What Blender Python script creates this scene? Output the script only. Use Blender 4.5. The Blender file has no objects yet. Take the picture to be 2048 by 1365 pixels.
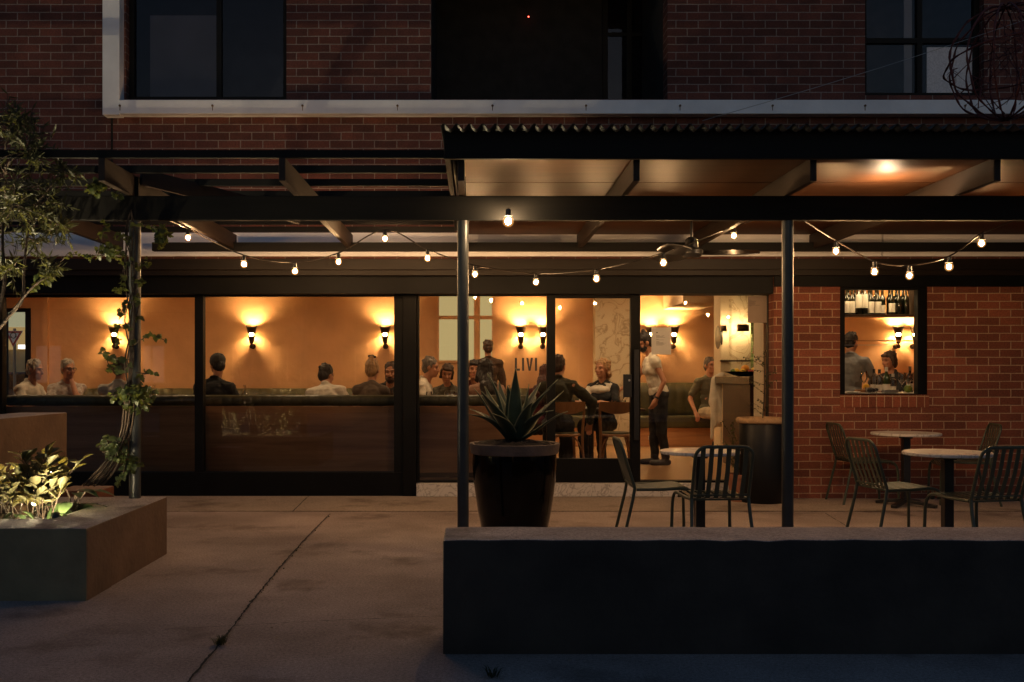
import bpy, bmesh, math, random
from mathutils import Vector, Matrix, Euler
random.seed(7)
R = math.radians
scene = bpy.context.scene
C = scene.collection

# ---------------------------------------------------------------- camera, sky, exposure
F, CX, CY, H = 2000.0, 950.0, 750.0, 1.33        # focal length and principal lines in photo pixels, eye height
cd = bpy.data.cameras.new('camera'); cam = bpy.data.objects.new('camera', cd); C.objects.link(cam)
cd.sensor_width = 36.0; cd.sensor_fit = 'HORIZONTAL'; cd.lens = 36.0*F/2048
cd.shift_x = (1024-CX)/2048; cd.shift_y = -(682.5-CY)/2048
cd.clip_start = 0.05; cd.clip_end = 400
cam.location = (0, 0, H); cam.rotation_euler = (R(90), 0, 0)
scene.camera = cam

w = bpy.data.worlds.new('World'); scene.world = w; w.use_nodes = True
nt = w.node_tree; bg = nt.nodes['Background']
sky = nt.nodes.new('ShaderNodeTexSky'); sky.sky_type = 'NISHITA'; sky.sun_disc = False
sky.sun_elevation = R(5.0); sky.sun_rotation = R(180); sky.air_density = 1.0; sky.dust_density = 0.6; sky.ozone_density = 3.0
tint = nt.nodes.new('ShaderNodeMix'); tint.data_type = 'RGBA'; tint.blend_type = 'MULTIPLY'
tint.inputs[0].default_value = 1.0; tint.inputs[7].default_value = (1.0, 0.95, 0.99, 1)
nt.links.new(sky.outputs[0], tint.inputs[6]); nt.links.new(tint.outputs[2], bg.inputs[0])
bg.inputs[1].default_value = 0.074

sl = bpy.data.lights.new('sun', 'SUN'); sl.energy = 0.01; sl.angle = R(25); sl.color = (1, .93, .86)
so = bpy.data.objects.new('sun', sl); C.objects.link(so); so.rotation_euler = (R(80), 0, 0)

scene.view_settings.view_transform = 'Standard'; scene.view_settings.look = 'None'
scene.view_settings.exposure = 0.0; scene.view_settings.gamma = 1.0
scene.render.engine = 'CYCLES'
scene.cycles.use_denoising = True
scene.cycles.max_bounces = 10; scene.cycles.diffuse_bounces = 5; scene.cycles.glossy_bounces = 5
scene.cycles.transparent_max_bounces = 24; scene.cycles.transmission_bounces = 8
scene.cycles.caustics_reflective = False; scene.cycles.caustics_refractive = False
scene.cycles.sample_clamp_indirect = 6.0

def PX(px, Y): return (px-CX)*Y/F
def PZ(py, Y): return H-(py-CY)*Y/F
def PT(px, py, Y): return Vector((PX(px, Y), Y, PZ(py, Y)))

# ---------------------------------------------------------------- materials
def new_mat(name):
    m = bpy.data.materials.new(name); m.use_nodes = True
    return m, m.node_tree, m.node_tree.nodes['Principled BSDF']
def N(nt, t, **kw):
    n = nt.nodes.new(t)
    for k, v in kw.items():
        if k.startswith('i_'): n.inputs[k[2:].replace('_', ' ')].default_value = v
        else: setattr(n, k, v)
    return n
def c4(c): return (c[0], c[1], c[2], 1)
def mul(c, f): return tuple(min(1, x*f) for x in c)
def pm(name, col, rough=.6, var=.25, scale=6, bump=0.0, bscale=None, metal=0, coat=0, spec=.5, col2=None, stretch=(1,1,1), emit=None, es=0, detail=6):
    m, nt, b = new_mat(name)
    tc = N(nt, 'ShaderNodeTexCoord'); mp = N(nt, 'ShaderNodeMapping'); mp.inputs['Scale'].default_value = stretch
    nt.links.new(tc.outputs['Object'], mp.inputs[0])
    no = N(nt, 'ShaderNodeTexNoise'); no.inputs['Scale'].default_value = scale; no.inputs['Detail'].default_value = detail
    nt.links.new(mp.outputs[0], no.inputs['Vector'])
    cr = N(nt, 'ShaderNodeValToRGB'); cr.color_ramp.elements[0].position = .32; cr.color_ramp.elements[1].position = .68
    cr.color_ramp.elements[0].color = c4(mul(col, 1-var)); cr.color_ramp.elements[1].color = c4(col2 if col2 else mul(col, 1+var))
    nt.links.new(no.outputs[0], cr.inputs[0]); nt.links.new(cr.outputs[0], b.inputs['Base Color'])
    b.inputs['Roughness'].default_value = rough; b.inputs['Metallic'].default_value = metal
    b.inputs['Coat Weight'].default_value = coat; b.inputs['Specular IOR Level'].default_value = spec
    if bump:
        n2 = N(nt, 'ShaderNodeTexNoise'); n2.inputs['Scale'].default_value = bscale or scale*4; n2.inputs['Detail'].default_value = 5
        nt.links.new(mp.outputs[0], n2.inputs['Vector'])
        bp = N(nt, 'ShaderNodeBump'); bp.inputs['Strength'].default_value = bump; bp.inputs['Distance'].default_value = .02
        nt.links.new(n2.outputs[0], bp.inputs['Height']); nt.links.new(bp.outputs[0], b.inputs['Normal'])
    if emit:
        b.inputs['Emission Color'].default_value = c4(emit); b.inputs['Emission Strength'].default_value = es
    return m
def em(name, col, strength):
    m, nt, b = new_mat(name)
    b.inputs['Base Color'].default_value = (0, 0, 0, 1); b.inputs['Emission Color'].default_value = c4(col); b.inputs['Emission Strength'].default_value = strength
    return m
def glass(name, tint=(1,1,1), refl=1.0, rough=0.0):
    m = bpy.data.materials.new(name); m.use_nodes = True; nt = m.node_tree
    for n in list(nt.nodes): nt.nodes.remove(n)
    out = N(nt, 'ShaderNodeOutputMaterial'); tr = N(nt, 'ShaderNodeBsdfTransparent'); tr.inputs[0].default_value = c4(tint)
    gl = N(nt, 'ShaderNodeBsdfGlossy'); gl.inputs['Roughness'].default_value = rough
    fr = N(nt, 'ShaderNodeFresnel'); fr.inputs[0].default_value = 1.5
    mm = N(nt, 'ShaderNodeMath', operation='MULTIPLY'); mm.inputs[1].default_value = refl; mm.use_clamp = True
    mx = N(nt, 'ShaderNodeMixShader')
    nt.links.new(fr.outputs[0], mm.inputs[0]); nt.links.new(mm.outputs[0], mx.inputs[0])
    nt.links.new(tr.outputs[0], mx.inputs[1]); nt.links.new(gl.outputs[0], mx.inputs[2]); nt.links.new(mx.outputs[0], out.inputs[0])
    return m
def brick(name, c1, c2, mortar, wd=.24, rh=.086, ms=.0055, soldier=False, bump=.6, ox=0.0, oz=0.0, wear=.35):
    m, nt, b = new_mat(name)
    tc = N(nt, 'ShaderNodeTexCoord'); sp = N(nt, 'ShaderNodeSeparateXYZ'); cb = N(nt, 'ShaderNodeCombineXYZ')
    nt.links.new(tc.outputs['Object'], sp.inputs[0])
    ax = N(nt, 'ShaderNodeMath', operation='ADD'); ax.inputs[1].default_value = ox
    ax2 = N(nt, 'ShaderNodeMath', operation='ADD')                      # depth faces get a pattern too
    nt.links.new(sp.outputs[0], ax.inputs[0]); nt.links.new(ax.outputs[0], ax2.inputs[0]); nt.links.new(sp.outputs[1], ax2.inputs[1])
    az = N(nt, 'ShaderNodeMath', operation='ADD'); az.inputs[1].default_value = oz
    nt.links.new(sp.outputs[2], az.inputs[0])
    nt.links.new(ax2.outputs[0], cb.inputs[1 if soldier else 0]); nt.links.new(az.outputs[0], cb.inputs[0 if soldier else 1])
    nd = N(nt, 'ShaderNodeTexNoise'); nd.inputs['Scale'].default_value = 9; nd.inputs['Detail'].default_value = 3
    nt.links.new(cb.outputs[0], nd.inputs['Vector'])
    vm = N(nt, 'ShaderNodeVectorMath', operation='SCALE'); vm.inputs['Scale'].default_value = .008
    vs = N(nt, 'ShaderNodeVectorMath', operation='SUBTRACT'); vs.inputs[1].default_value = (.5,.5,.5)
    nt.links.new(nd.outputs['Color'], vs.inputs[0]); nt.links.new(vs.outputs[0], vm.inputs[0])
    va = N(nt, 'ShaderNodeVectorMath', operation='ADD'); nt.links.new(cb.outputs[0], va.inputs[0]); nt.links.new(vm.outputs[0], va.inputs[1])
    bt = N(nt, 'ShaderNodeTexBrick'); bt.offset = 0.0 if soldier else .5
    bt.inputs['Scale'].default_value = 1; bt.inputs['Brick Width'].default_value = wd; bt.inputs['Row Height'].default_value = rh
    bt.inputs['Mortar Size'].default_value = ms; bt.inputs['Mortar Smooth'].default_value = .25; bt.inputs['Bias'].default_value = -.1
    bt.inputs['Color1'].default_value = c4(c1); bt.inputs['Color2'].default_value = c4(c2); bt.inputs['Mortar'].default_value = c4(mortar)
    nt.links.new(va.outputs[0], bt.inputs['Vector'])
    n2 = N(nt, 'ShaderNodeTexNoise'); n2.inputs['Scale'].default_value = 3.1; n2.inputs['Detail'].default_value = 8; n2.inputs['Roughness'].default_value = .65
    nt.links.new(cb.outputs[0], n2.inputs['Vector'])
    mr = N(nt, 'ShaderNodeMapRange'); mr.inputs[1].default_value = .3; mr.inputs[2].default_value = .7; mr.inputs[3].default_value = 1-wear; mr.inputs[4].default_value = 1+wear*.6
    nt.links.new(n2.outputs[0], mr.inputs[0])
    n3 = N(nt, 'ShaderNodeTexNoise'); n3.inputs['Scale'].default_value = 60; n3.inputs['Detail'].default_value = 4
    nt.links.new(cb.outputs[0], n3.inputs['Vector'])
    m3 = N(nt, 'ShaderNodeMapRange'); m3.inputs[1].default_value = .3; m3.inputs[2].default_value = .7; m3.inputs[3].default_value = .75; m3.inputs[4].default_value = 1.2
    nt.links.new(n3.outputs[0], m3.inputs[0])
    mm = N(nt, 'ShaderNodeMath', operation='MULTIPLY'); nt.links.new(mr.outputs[0], mm.inputs[0]); nt.links.new(m3.outputs[0], mm.inputs[1])
    # every brick its own shade
    s2 = N(nt, 'ShaderNodeSeparateXYZ'); nt.links.new(va.outputs[0], s2.inputs[0])
    def mth(op, a, b=None):
        n = N(nt, 'ShaderNodeMath', operation=op)
        for i, q in enumerate((a, b)):
            if q is None: continue
            if isinstance(q, (int, float)): n.inputs[i].default_value = q
            else: nt.links.new(q, n.inputs[i])
        return n.outputs[0]
    row = mth('FLOOR', mth('DIVIDE', s2.outputs[1], rh)); odd = mth('FLOORED_MODULO', row, 2.0)
    off_ = 0.0 if soldier else mth('MULTIPLY', mth('SUBTRACT', 1.0, odd), .5)
    col_ = mth('FLOOR', mth('ADD', mth('DIVIDE', s2.outputs[0], wd), off_))
    cc_ = N(nt, 'ShaderNodeCombineXYZ'); nt.links.new(col_, cc_.inputs[0]); nt.links.new(row, cc_.inputs[1])
    wn = N(nt, 'ShaderNodeTexWhiteNoise'); wn.noise_dimensions = '2D'; nt.links.new(cc_.outputs[0], wn.inputs['Vector'])
    wr_ = N(nt, 'ShaderNodeMapRange'); wr_.inputs[3].default_value = .72; wr_.inputs[4].default_value = 1.18; nt.links.new(wn.outputs['Value'], wr_.inputs[0])
    only = mth('ADD', mth('MULTIPLY', wr_.outputs[0], mth('SUBTRACT', 1.0, bt.outputs['Fac'])), bt.outputs['Fac'])
    m_ = mth('MULTIPLY', mm.outputs[0], only)
    class _O: pass
    mm = _O(); mm.outputs = [m_]
    mx = N(nt, 'ShaderNodeVectorMath', operation='SCALE'); nt.links.new(bt.outputs[0], mx.inputs[0]); nt.links.new(mm.outputs[0], mx.inputs['Scale'])
    nt.links.new(mx.outputs[0], b.inputs['Base Color']); b.inputs['Roughness'].default_value = .85
    inv = N(nt, 'ShaderNodeMath', operation='SUBTRACT'); inv.inputs[0].default_value = 1; nt.links.new(bt.outputs['Fac'], inv.inputs[1])
    ad = N(nt, 'ShaderNodeMath', operation='MULTIPLY_ADD'); ad.inputs[1].default_value = .25; nt.links.new(n3.outputs[0], ad.inputs[0]); nt.links.new(inv.outputs[0], ad.inputs[2])
    bp = N(nt, 'ShaderNodeBump'); bp.inputs['Strength'].default_value = bump; bp.inputs['Distance'].default_value = .008
    nt.links.new(ad.outputs[0], bp.inputs['Height']); nt.links.new(bp.outputs[0], b.inputs['Normal'])
    return m
def wood(name, c1, c2, rough=.45, along='X', scale=14, coat=0, spec=.5):
    m, nt, b = new_mat(name)
    tc = N(nt, 'ShaderNodeTexCoord'); mp = N(nt, 'ShaderNodeMapping')
    s = {'X': (.06,1,1), 'Y': (1,.06,1), 'Z': (1,1,.06)}[along]; mp.inputs['Scale'].default_value = s
    nt.links.new(tc.outputs['Object'], mp.inputs[0])
    no = N(nt, 'ShaderNodeTexNoise'); no.inputs['Scale'].default_value = scale; no.inputs['Detail'].default_value = 9; no.inputs['Roughness'].default_value = .7; no.inputs['Distortion'].default_value = .6
    nt.links.new(mp.outputs[0], no.inputs['Vector'])
    cr = N(nt, 'ShaderNodeValToRGB'); cr.color_ramp.elements[0].position = .35; cr.color_ramp.elements[1].position = .66
    cr.color_ramp.elements[0].color = c4(c1); cr.color_ramp.elements[1].color = c4(c2)
    nt.links.new(no.outputs[0], cr.inputs[0]); nt.links.new(cr.outputs[0], b.inputs['Base Color'])
    b.inputs['Roughness'].default_value = rough; b.inputs['Coat Weight'].default_value = coat; b.inputs['Specular IOR Level'].default_value = spec
    bp = N(nt, 'ShaderNodeBump'); bp.inputs['Strength'].default_value = .12; bp.inputs['Distance'].default_value = .01
    nt.links.new(no.outputs[0], bp.inputs['Height']); nt.links.new(bp.outputs[0], b.inputs['Normal'])
    return m
def marble(name, base, vein, scale=5, rough=.3):
    m, nt, b = new_mat(name)
    tc = N(nt, 'ShaderNodeTexCoord')
    no = N(nt, 'ShaderNodeTexNoise'); no.inputs['Scale'].default_value = scale; no.inputs['Detail'].default_value = 10; no.inputs['Distortion'].default_value = 1.4
    nt.links.new(tc.outputs['Object'], no.inputs['Vector'])
    ab = N(nt, 'ShaderNodeMath', operation='SUBTRACT'); ab.inputs[1].default_value = .5; nt.links.new(no.outputs[0], ab.inputs[0])
    a2 = N(nt, 'ShaderNodeMath', operation='ABSOLUTE'); nt.links.new(ab.outputs[0], a2.inputs[0])
    cr = N(nt, 'ShaderNodeValToRGB'); cr.color_ramp.elements[0].position = 0; cr.color_ramp.elements[1].position = .035
    cr.color_ramp.elements[0].color = c4(vein); cr.color_ramp.elements[1].color = c4(base)
    nt.links.new(a2.outputs[0], cr.inputs[0]); nt.links.new(cr.outputs[0], b.inputs['Base Color']); b.inputs['Roughness'].default_value = rough
    return m
def concrete(name, c1, c2, rough=.9, stain=(.10,.06,.035), sc=.9, bump=.35):
    m, nt, b = new_mat(name)
    tc = N(nt, 'ShaderNodeTexCoord')
    def noise(s, d=8, r=.6):
        n = N(nt, 'ShaderNodeTexNoise'); n.inputs['Scale'].default_value = s; n.inputs['Detail'].default_value = d; n.inputs['Roughness'].default_value = r
        nt.links.new(tc.outputs['Object'], n.inputs['Vector']); return n
    a = noise(sc); cr = N(nt, 'ShaderNodeValToRGB'); cr.color_ramp.elements[0].position = .35; cr.color_ramp.elements[1].position = .65
    cr.color_ramp.elements[0].color = c4(c1); cr.color_ramp.elements[1].color = c4(c2); nt.links.new(a.outputs[0], cr.inputs[0])
    gf = noise(190, 2, .6)
    g = noise(62, 5, .75); mr = N(nt, 'ShaderNodeMapRange'); mr.inputs[1].default_value = .3; mr.inputs[2].default_value = .7; mr.inputs[3].default_value = .50; mr.inputs[4].default_value = 1.45
    gs_ = N(nt, 'ShaderNodeMath', operation='ADD'); gh = N(nt, 'ShaderNodeMath', operation='MULTIPLY_ADD'); gh.inputs[1].default_value = .8; gh.inputs[2].default_value = -.4; nt.links.new(gf.outputs[0], gh.inputs[0]); nt.links.new(g.outputs[0], gs_.inputs[0]); nt.links.new(gh.outputs[0], gs_.inputs[1]); nt.links.new(gs_.outputs[0], mr.inputs[0])
    vs = N(nt, 'ShaderNodeVectorMath', operation='SCALE'); nt.links.new(cr.outputs[0], vs.inputs[0]); nt.links.new(mr.outputs[0], vs.inputs['Scale'])
    s = noise(1.3, 7, .62); sr = N(nt, 'ShaderNodeMapRange'); sr.inputs[1].default_value = .55; sr.inputs[2].default_value = .70; sr.inputs[3].default_value = 0; sr.inputs[4].default_value = .75
    nt.links.new(s.outputs[0], sr.inputs[0])
    mx = N(nt, 'ShaderNodeMix'); mx.data_type = 'RGBA'; mx.inputs[7].default_value = c4(stain)
    nt.links.new(sr.outputs[0], mx.inputs[0]); nt.links.new(vs.outputs[0], mx.inputs[6]); nt.links.new(mx.outputs[2], b.inputs['Base Color'])
    b.inputs['Roughness'].default_value = rough
    bp = N(nt, 'ShaderNodeBump'); bp.inputs['Strength'].default_value = bump; bp.inputs['Distance'].default_value = .008
    g2 = noise(70, 6, .7); nt.links.new(g2.outputs[0], bp.inputs['Height']); nt.links.new(bp.outputs[0], b.inputs['Normal'])
    return m

M = {}
M['brick_up'] = brick('brick_dimmed', (.140,.043,.029), (.092,.030,.023), (.25,.20,.175), oz=.02)  # same bricks as the lower wall, darkened to carry the dimmer sky light
M['brick_low'] = brick('brick_red', (.27,.080,.042), (.19,.055,.031), (.46,.30,.19), oz=.03, wear=.2)  # same bricks as above, bricks and mortar warmed to carry the lamp light
M['brick_soldier'] = brick('brick_soldier', (.32,.088,.042), (.24,.066,.034), (.50,.32,.19), wd=.4, rh=.086, soldier=True, oz=.1, wear=.2)
M['white'] = pm('white_render', (.80,.81,.84), .8, .08, 3, .15, 40)
M['white2'] = pm('lifted_white_render', (.85,.85,.87), .8, .06, 3, .15, 40)  # colour lifted to stand in for stronger light on the lower band
M['black'] = pm('black_paint', (.0035,.0034,.0033), .5, .3, 4, .05, spec=.16)
M['blackm'] = pm('black_metal', (.012,.012,.013), .35, .3, 6)
M['dtimber'] = wood('dark_stained_timber', (.004,.0038,.0035), (.008,.007,.006), .7, 'X', spec=.2)
M['rafter'] = wood('brown_stained_rafter', (.014,.0075,.0042), (.026,.014,.008), .6, 'Y', spec=.3)
M['ledger'] = wood('brown_stained_ledger', (.007,.004,.0023), (.015,.0088,.005), .5, 'X', spec=.3)
M['soffit'] = wood('varnished_ply', (.046,.017,.006), (.072,.028,.010), .48, 'X', 10, 0, .14)
M['roof'] = pm('corrugated_steel', (.055,.055,.05), .45, .4, 5, metal=.6)
M['post'] = pm('grey_green_post_paint', (.035,.037,.036), .38, .2, 8)
M['glass'] = glass('window_glass', (.95,.94,.92), 1.25)
M['glass_dark'] = glass('upper_glass', (.72,.72,.76), .55)
M['glass_upper'] = glass('upper_clear_glass', (.96,.96,.97), .55)
M['marble'] = marble('white_marble', (.62,.58,.53), (.33,.30,.27), 7, .35)
M['stucco'] = pm('terracotta_stucco', (.60,.33,.165), .8, .10, 2.2, .55, 7)
M['cream'] = marble('cream_stone', (.60,.50,.34), (.36,.27,.16), 3.2, .6)
M['creamwall'] = pm('cream_plaster', (.62,.50,.33), .75, .08, 2, .15, 20)
M['ceil'] = pm('ceiling_paint', (.50,.36,.22), .8, .05)
M['floor'] = wood('oak_floor', (.24,.125,.052), (.36,.20,.09), .35, 'X', 7)
M['panel'] = wood('walnut_panel', (.31,.135,.052), (.56,.27,.115), .5, 'X', 9)
M['leather'] = pm('olive_leather', (.062,.055,.021), .42, .25, 12, .08)
M['darkwood'] = wood('dark_wood', (.03,.013,.007), (.055,.025,.013), .35, 'X')
M['bentwood'] = wood('bentwood', (.26,.115,.04), (.36,.17,.065), .4, 'Z', 16)
M['chair'] = pm('olive_green_powdercoat', (.050,.062,.040), .38, .15, 10)
M['tabletop'] = marble('table_marble', (.66,.63,.58), (.42,.39,.36), 6, .25)
M['concrete'] = concrete('pavement_concrete', (.245,.190,.168), (.42,.332,.295), stain=(.075,.045,.032))
M['concrete2'] = concrete('pavement_strip', (.30,.235,.19), (.39,.31,.25), sc=1.4)
M['walltop'] = concrete('wall_top_concrete', (.34,.28,.25), (.50,.42,.37), stain=(.06,.045,.035), sc=3)
M['charcoal'] = pm('charcoal_render', (.050,.036,.026), .8, .35, 3, .2, 25)
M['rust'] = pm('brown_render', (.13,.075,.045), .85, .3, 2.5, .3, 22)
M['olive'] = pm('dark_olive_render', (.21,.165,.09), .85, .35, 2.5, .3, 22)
M['soil'] = pm('soil', (.025,.016,.010), .95, .5, 30, .8, 60)
M['crack'] = pm('dark_joint', (.012,.011,.009), .95, .4, 30)
M['glaze'] = pm('black_glaze', (.002,.002,.002), .12, .3, 6, coat=.04, spec=.22)
M['rim'] = pm('raw_clay_rim', (.13,.093,.073), .8, .2, 12, .2)
M['agave'] = pm('agave_green', (.028,.050,.033), .5, .35, 9)
M['agave_edge'] = pm('agave_cream_edge', (.22,.23,.13), .5, .2, 9)
M['leaf'] = pm('vine_leaf', (.042,.058,.014), .5, .5, 5)
M['leaf2'] = pm('olive_leaf', (.036,.042,.016), .5, .5, 5)
M['leaf3'] = pm('thick_leaf', (.15,.145,.075), .4, .3, 7)
def translucent(m, col, amt):
    nt = m.node_tree; b = nt.nodes['Principled BSDF']; out = nt.nodes['Material Output']
    tr = N(nt, 'ShaderNodeBsdfTranslucent'); tr.inputs[0].default_value = c4(col); mx = N(nt, 'ShaderNodeMixShader'); mx.inputs[0].default_value = amt
    nt.links.new(b.outputs[0], mx.inputs[1]); nt.links.new(tr.outputs[0], mx.inputs[2]); nt.links.new(mx.outputs[0], out.inputs[0])
translucent(M['leaf3'], (.45,.40,.17), .5); translucent(M['leaf'], (.16,.17,.03), .3); translucent(M['leaf2'], (.14,.14,.035), .3)
M['leaf4'] = pm('broad_leaf', (.055,.09,.03), .45, .5, 12)
M['bark'] = pm('bark', (.05,.032,.02), .9, .4, 20, .6, 50)
M['cord'] = pm('black_cord', (.02,.014,.010), .5, .2)
M['bulb'] = em('bulb_glow', (1.0,.56,.24), 1350)
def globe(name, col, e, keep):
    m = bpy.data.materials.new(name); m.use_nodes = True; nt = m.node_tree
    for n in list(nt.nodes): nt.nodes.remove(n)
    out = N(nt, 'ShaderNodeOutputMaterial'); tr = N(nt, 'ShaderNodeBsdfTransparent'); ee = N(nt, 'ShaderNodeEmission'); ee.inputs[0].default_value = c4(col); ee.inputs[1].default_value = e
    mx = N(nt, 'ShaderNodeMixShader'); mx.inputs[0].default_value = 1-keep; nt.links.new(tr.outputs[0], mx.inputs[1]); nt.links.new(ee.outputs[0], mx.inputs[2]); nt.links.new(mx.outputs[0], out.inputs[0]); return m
M['globe'] = globe('bulb_halo_shell', (1.0, .46, .13), 1.6, .80)  # weakly glowing shell, paints a warm halo around each festoon bulb
M['bulbw'] = em('bulb_glow_white', (1.0,.66,.34), 1500)
M['sbulb'] = em('sconce_bulb', (1.0,.62,.22), 140)
M['sbulb_up'] = em('sconce_upper_bulb', (1.0,.66,.27), 2500)
M['flood'] = em('flood_glow', (1.0,.68,.40), 420)
M['steel'] = pm('brushed_steel', (.45,.43,.40), .3, .1, 30, metal=.9)
M['brass'] = pm('dark_bronze', (.05,.03,.015), .4, .2, 8, metal=.7)
M['paper'] = pm('paper', (.62,.60,.56), .8, .03)
M['ink'] = pm('printed_ink', (.06,.05,.05), .8, .1)
M['redwire'] = pm('dark_red_vine', (.11,.022,.018), .7, .35, 30, .4, 60)
M['blind'] = pm('grey_blind', (.20,.20,.21), .8, .15, 2)
M['mesh'] = pm('white_mesh_curtain', (.85,.85,.88), .8, .15, 60)
M['potglaze'] = pm('dull_black_glaze', (.004,.004,.004), .45, .3, 6, spec=.3)
M['darkroom'] = pm('dark_room', (.02,.02,.022), .9, .3)
M['bottle'] = pm('dark_bottle_glass', (.006,.008,.004), .08, .3, 5, coat=.5)
M['gbottle'] = pm('green_bottle_glass', (.03,.05,.012), .08, .3, 5, coat=.5)
M['label'] = pm('bottle_label', (.70,.66,.58), .7, .05)
M['cgl'] = glass('clear_glassware', (.97,.97,.96), 3.0)
M['lime'] = pm('green_fruit', (.10,.15,.02), .4, .35, 14)
M['lemon'] = pm('yellow_fruit', (.70,.42,.03), .4, .15, 10)
M['orange'] = pm('orange_fruit', (.62,.26,.03), .45, .12, 10)
M['redf'] = pm('red_fruit', (.35,.05,.03), .45, .3, 10)
M['greentile'] = brick('green_tile', (.10,.16,.03), (.07,.12,.02), (.32,.34,.17), wd=.075, rh=.075, ms=.003, bump=.3, wear=.1)
M['rope'] = pm('rope_rim', (.45,.28,.14), .8, .25, 30, .5, 80)
M['terracotta'] = pm('terracotta_pot', (.30,.12,.06), .8, .2, 8)

# ---------------------------------------------------------------- object helpers
def tag(o, label=None, cat=None, group=None, kind=None):
    if label: o['label'] = label
    if cat: o['category'] = cat
    if group: o['group'] = group
    if kind: o['kind'] = kind
    return o
def empty(name, loc, label, cat, group=None, rz=0):
    o = bpy.data.objects.new(name, None); C.objects.link(o); o.location = loc; o.rotation_euler = (0, 0, rz); o.empty_display_size = .1
    return tag(o, label, cat, group)
def frame_of(d):
    d = d.normalized(); u = Vector((0,0,1)) if abs(d.z) < .95 else Vector((1,0,0))
    a = d.cross(u).normalized(); return a, d.cross(a).normalized()
class MB:
    def __init__(s): s.v = []; s.f = []; s.mi = []; s.cur = 0
    def face(s, idx): s.f.append(tuple(idx)); s.mi.append(s.cur)
    def add(s, vs, fs):
        n = len(s.v); s.v += [Vector(v) for v in vs]
        for f in fs: s.face([i+n for i in f])
    def box(s, x0, x1, y0, y1, z0, z1):
        s.add([(x0,y0,z0),(x1,y0,z0),(x1,y1,z0),(x0,y1,z0),(x0,y0,z1),(x1,y0,z1),(x1,y1,z1),(x0,y1,z1)],
              [(0,3,2,1),(4,5,6,7),(0,1,5,4),(1,2,6,5),(2,3,7,6),(3,0,4,7)]); return s
    def obox(s, c, ax, ay, az):                     # oriented box: centre and three half-axes
        c, ax, ay, az = Vector(c), Vector(ax), Vector(ay), Vector(az)
        s.add([c-ax-ay-az, c+ax-ay-az, c+ax+ay-az, c-ax+ay-az, c-ax-ay+az, c+ax-ay+az, c+ax+ay+az, c-ax+ay+az],
              [(0,3,2,1),(4,5,6,7),(0,1,5,4),(1,2,6,5),(2,3,7,6),(3,0,4,7)]); return s
    def bar(s, p0, p1, wx, wz, up=(0,0,1)):
        p0, p1 = Vector(p0), Vector(p1); d = (p1-p0); u = Vector(up); a = d.cross(u).normalized(); u2 = a.cross(d).normalized()
        return s.obox((p0+p1)/2, d/2, a*wx/2, u2*wz/2)
    def tube(s, pts, rad, n=8, cap=True, closed=False):
        pts = [Vector(p) for p in pts]; k = len(pts)
        if not hasattr(rad, '__len__'): rad = [rad]*k
        base = len(s.v); a = None
        for i, p in enumerate(pts):
            if closed: d = pts[(i+1) % k]-pts[i-1]
            else: d = pts[min(i+1, k-1)]-pts[max(i-1, 0)]
            if d.length < 1e-9: d = Vector((0,0,1))
            d.normalize()
            if a is None: a, b = frame_of(d)
            else:
                a = (a-d*a.dot(d));
                if a.length < 1e-6: a, b = frame_of(d)
                a.normalize(); b = d.cross(a).normalized()
            for j in range(n):
                t = 2*math.pi*j/n; s.v.append(p+(a*math.cos(t)+b*math.sin(t))*rad[i])
        for i in range(k if closed else k-1):
            for j in range(n):
                q = (i+1) % k
                s.face((base+i*n+j, base+i*n+(j+1) % n, base+q*n+(j+1) % n, base+q*n+j))
        if cap and not closed:
            s.face([base+j for j in range(n)][::-1]); s.face([base+(k-1)*n+j for j in range(n)])
        return s
    def lathe(s, prof, c=(0,0,0), n=24, cap0=False, cap1=False):
        base = len(s.v); c = Vector(c)
        for r, z in prof:
            for j in range(n):
                t = 2*math.pi*j/n; s.v.append(c+Vector((r*math.cos(t), r*math.sin(t), z)))
        for i in range(len(prof)-1):
            for j in range(n):
                s.face((base+i*n+j, base+i*n+(j+1) % n, base+(i+1)*n+(j+1) % n, base+(i+1)*n+j))
        if cap0: s.face([base+j for j in range(n)][::-1])
        if cap1: s.face([base+(len(prof)-1)*n+j for j in range(n)])
        return s
    def ell(s, c, r, rot=None, nu=12, nv=8):
        c = Vector(c)
        if not hasattr(r, '__len__'): r = (r, r, r)
        vs = []; fs = []
        def T(v): v = Vector((v[0]*r[0], v[1]*r[1], v[2]*r[2])); return c+(rot @ v if rot else v)
        vs.append(T((0,0,-1)))
        for i in range(1, nv):
            ph = -math.pi/2+math.pi*i/nv
            for j in range(nu):
                t = 2*math.pi*j/nu; vs.append(T((math.cos(ph)*math.cos(t), math.cos(ph)*math.sin(t), math.sin(ph))))
        vs.append(T((0,0,1))); top = len(vs)-1
        for j in range(nu):
            fs.append((0, 1+(j+1) % nu, 1+j)); fs.append((top, 1+(nv-2)*nu+j, 1+(nv-2)*nu+(j+1) % nu))
        for i in range(nv-2):
            for j in range(nu):
                fs.append((1+i*nu+j, 1+i*nu+(j+1) % nu, 1+(i+1)*nu+(j+1) % nu, 1+(i+1)*nu+j))
        s.add(vs, fs); return s
    def rc(s, p0, p1, r0, r1=None, n=10):            # tapered capsule
        p0, p1 = Vector(p0), Vector(p1); r1 = r0 if r1 is None else r1
        d = (p1-p0); L = d.length
        if L < 1e-6: return s.ell(p0, r0)
        d /= L; pts = []; rad = []
        for k in (0, 30, 60): pts.append(p0-d*r0*math.cos(R(k))); rad.append(max(1e-4, r0*math.sin(R(k))))
        pts.append(p0); rad.append(r0); pts.append(p1); rad.append(r1)
        for k in (60, 30, 0): pts.append(p1+d*r1*math.cos(R(k))); rad.append(max(1e-4, r1*math.sin(R(k))))
        return s.tube(pts, rad, n)
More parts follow.
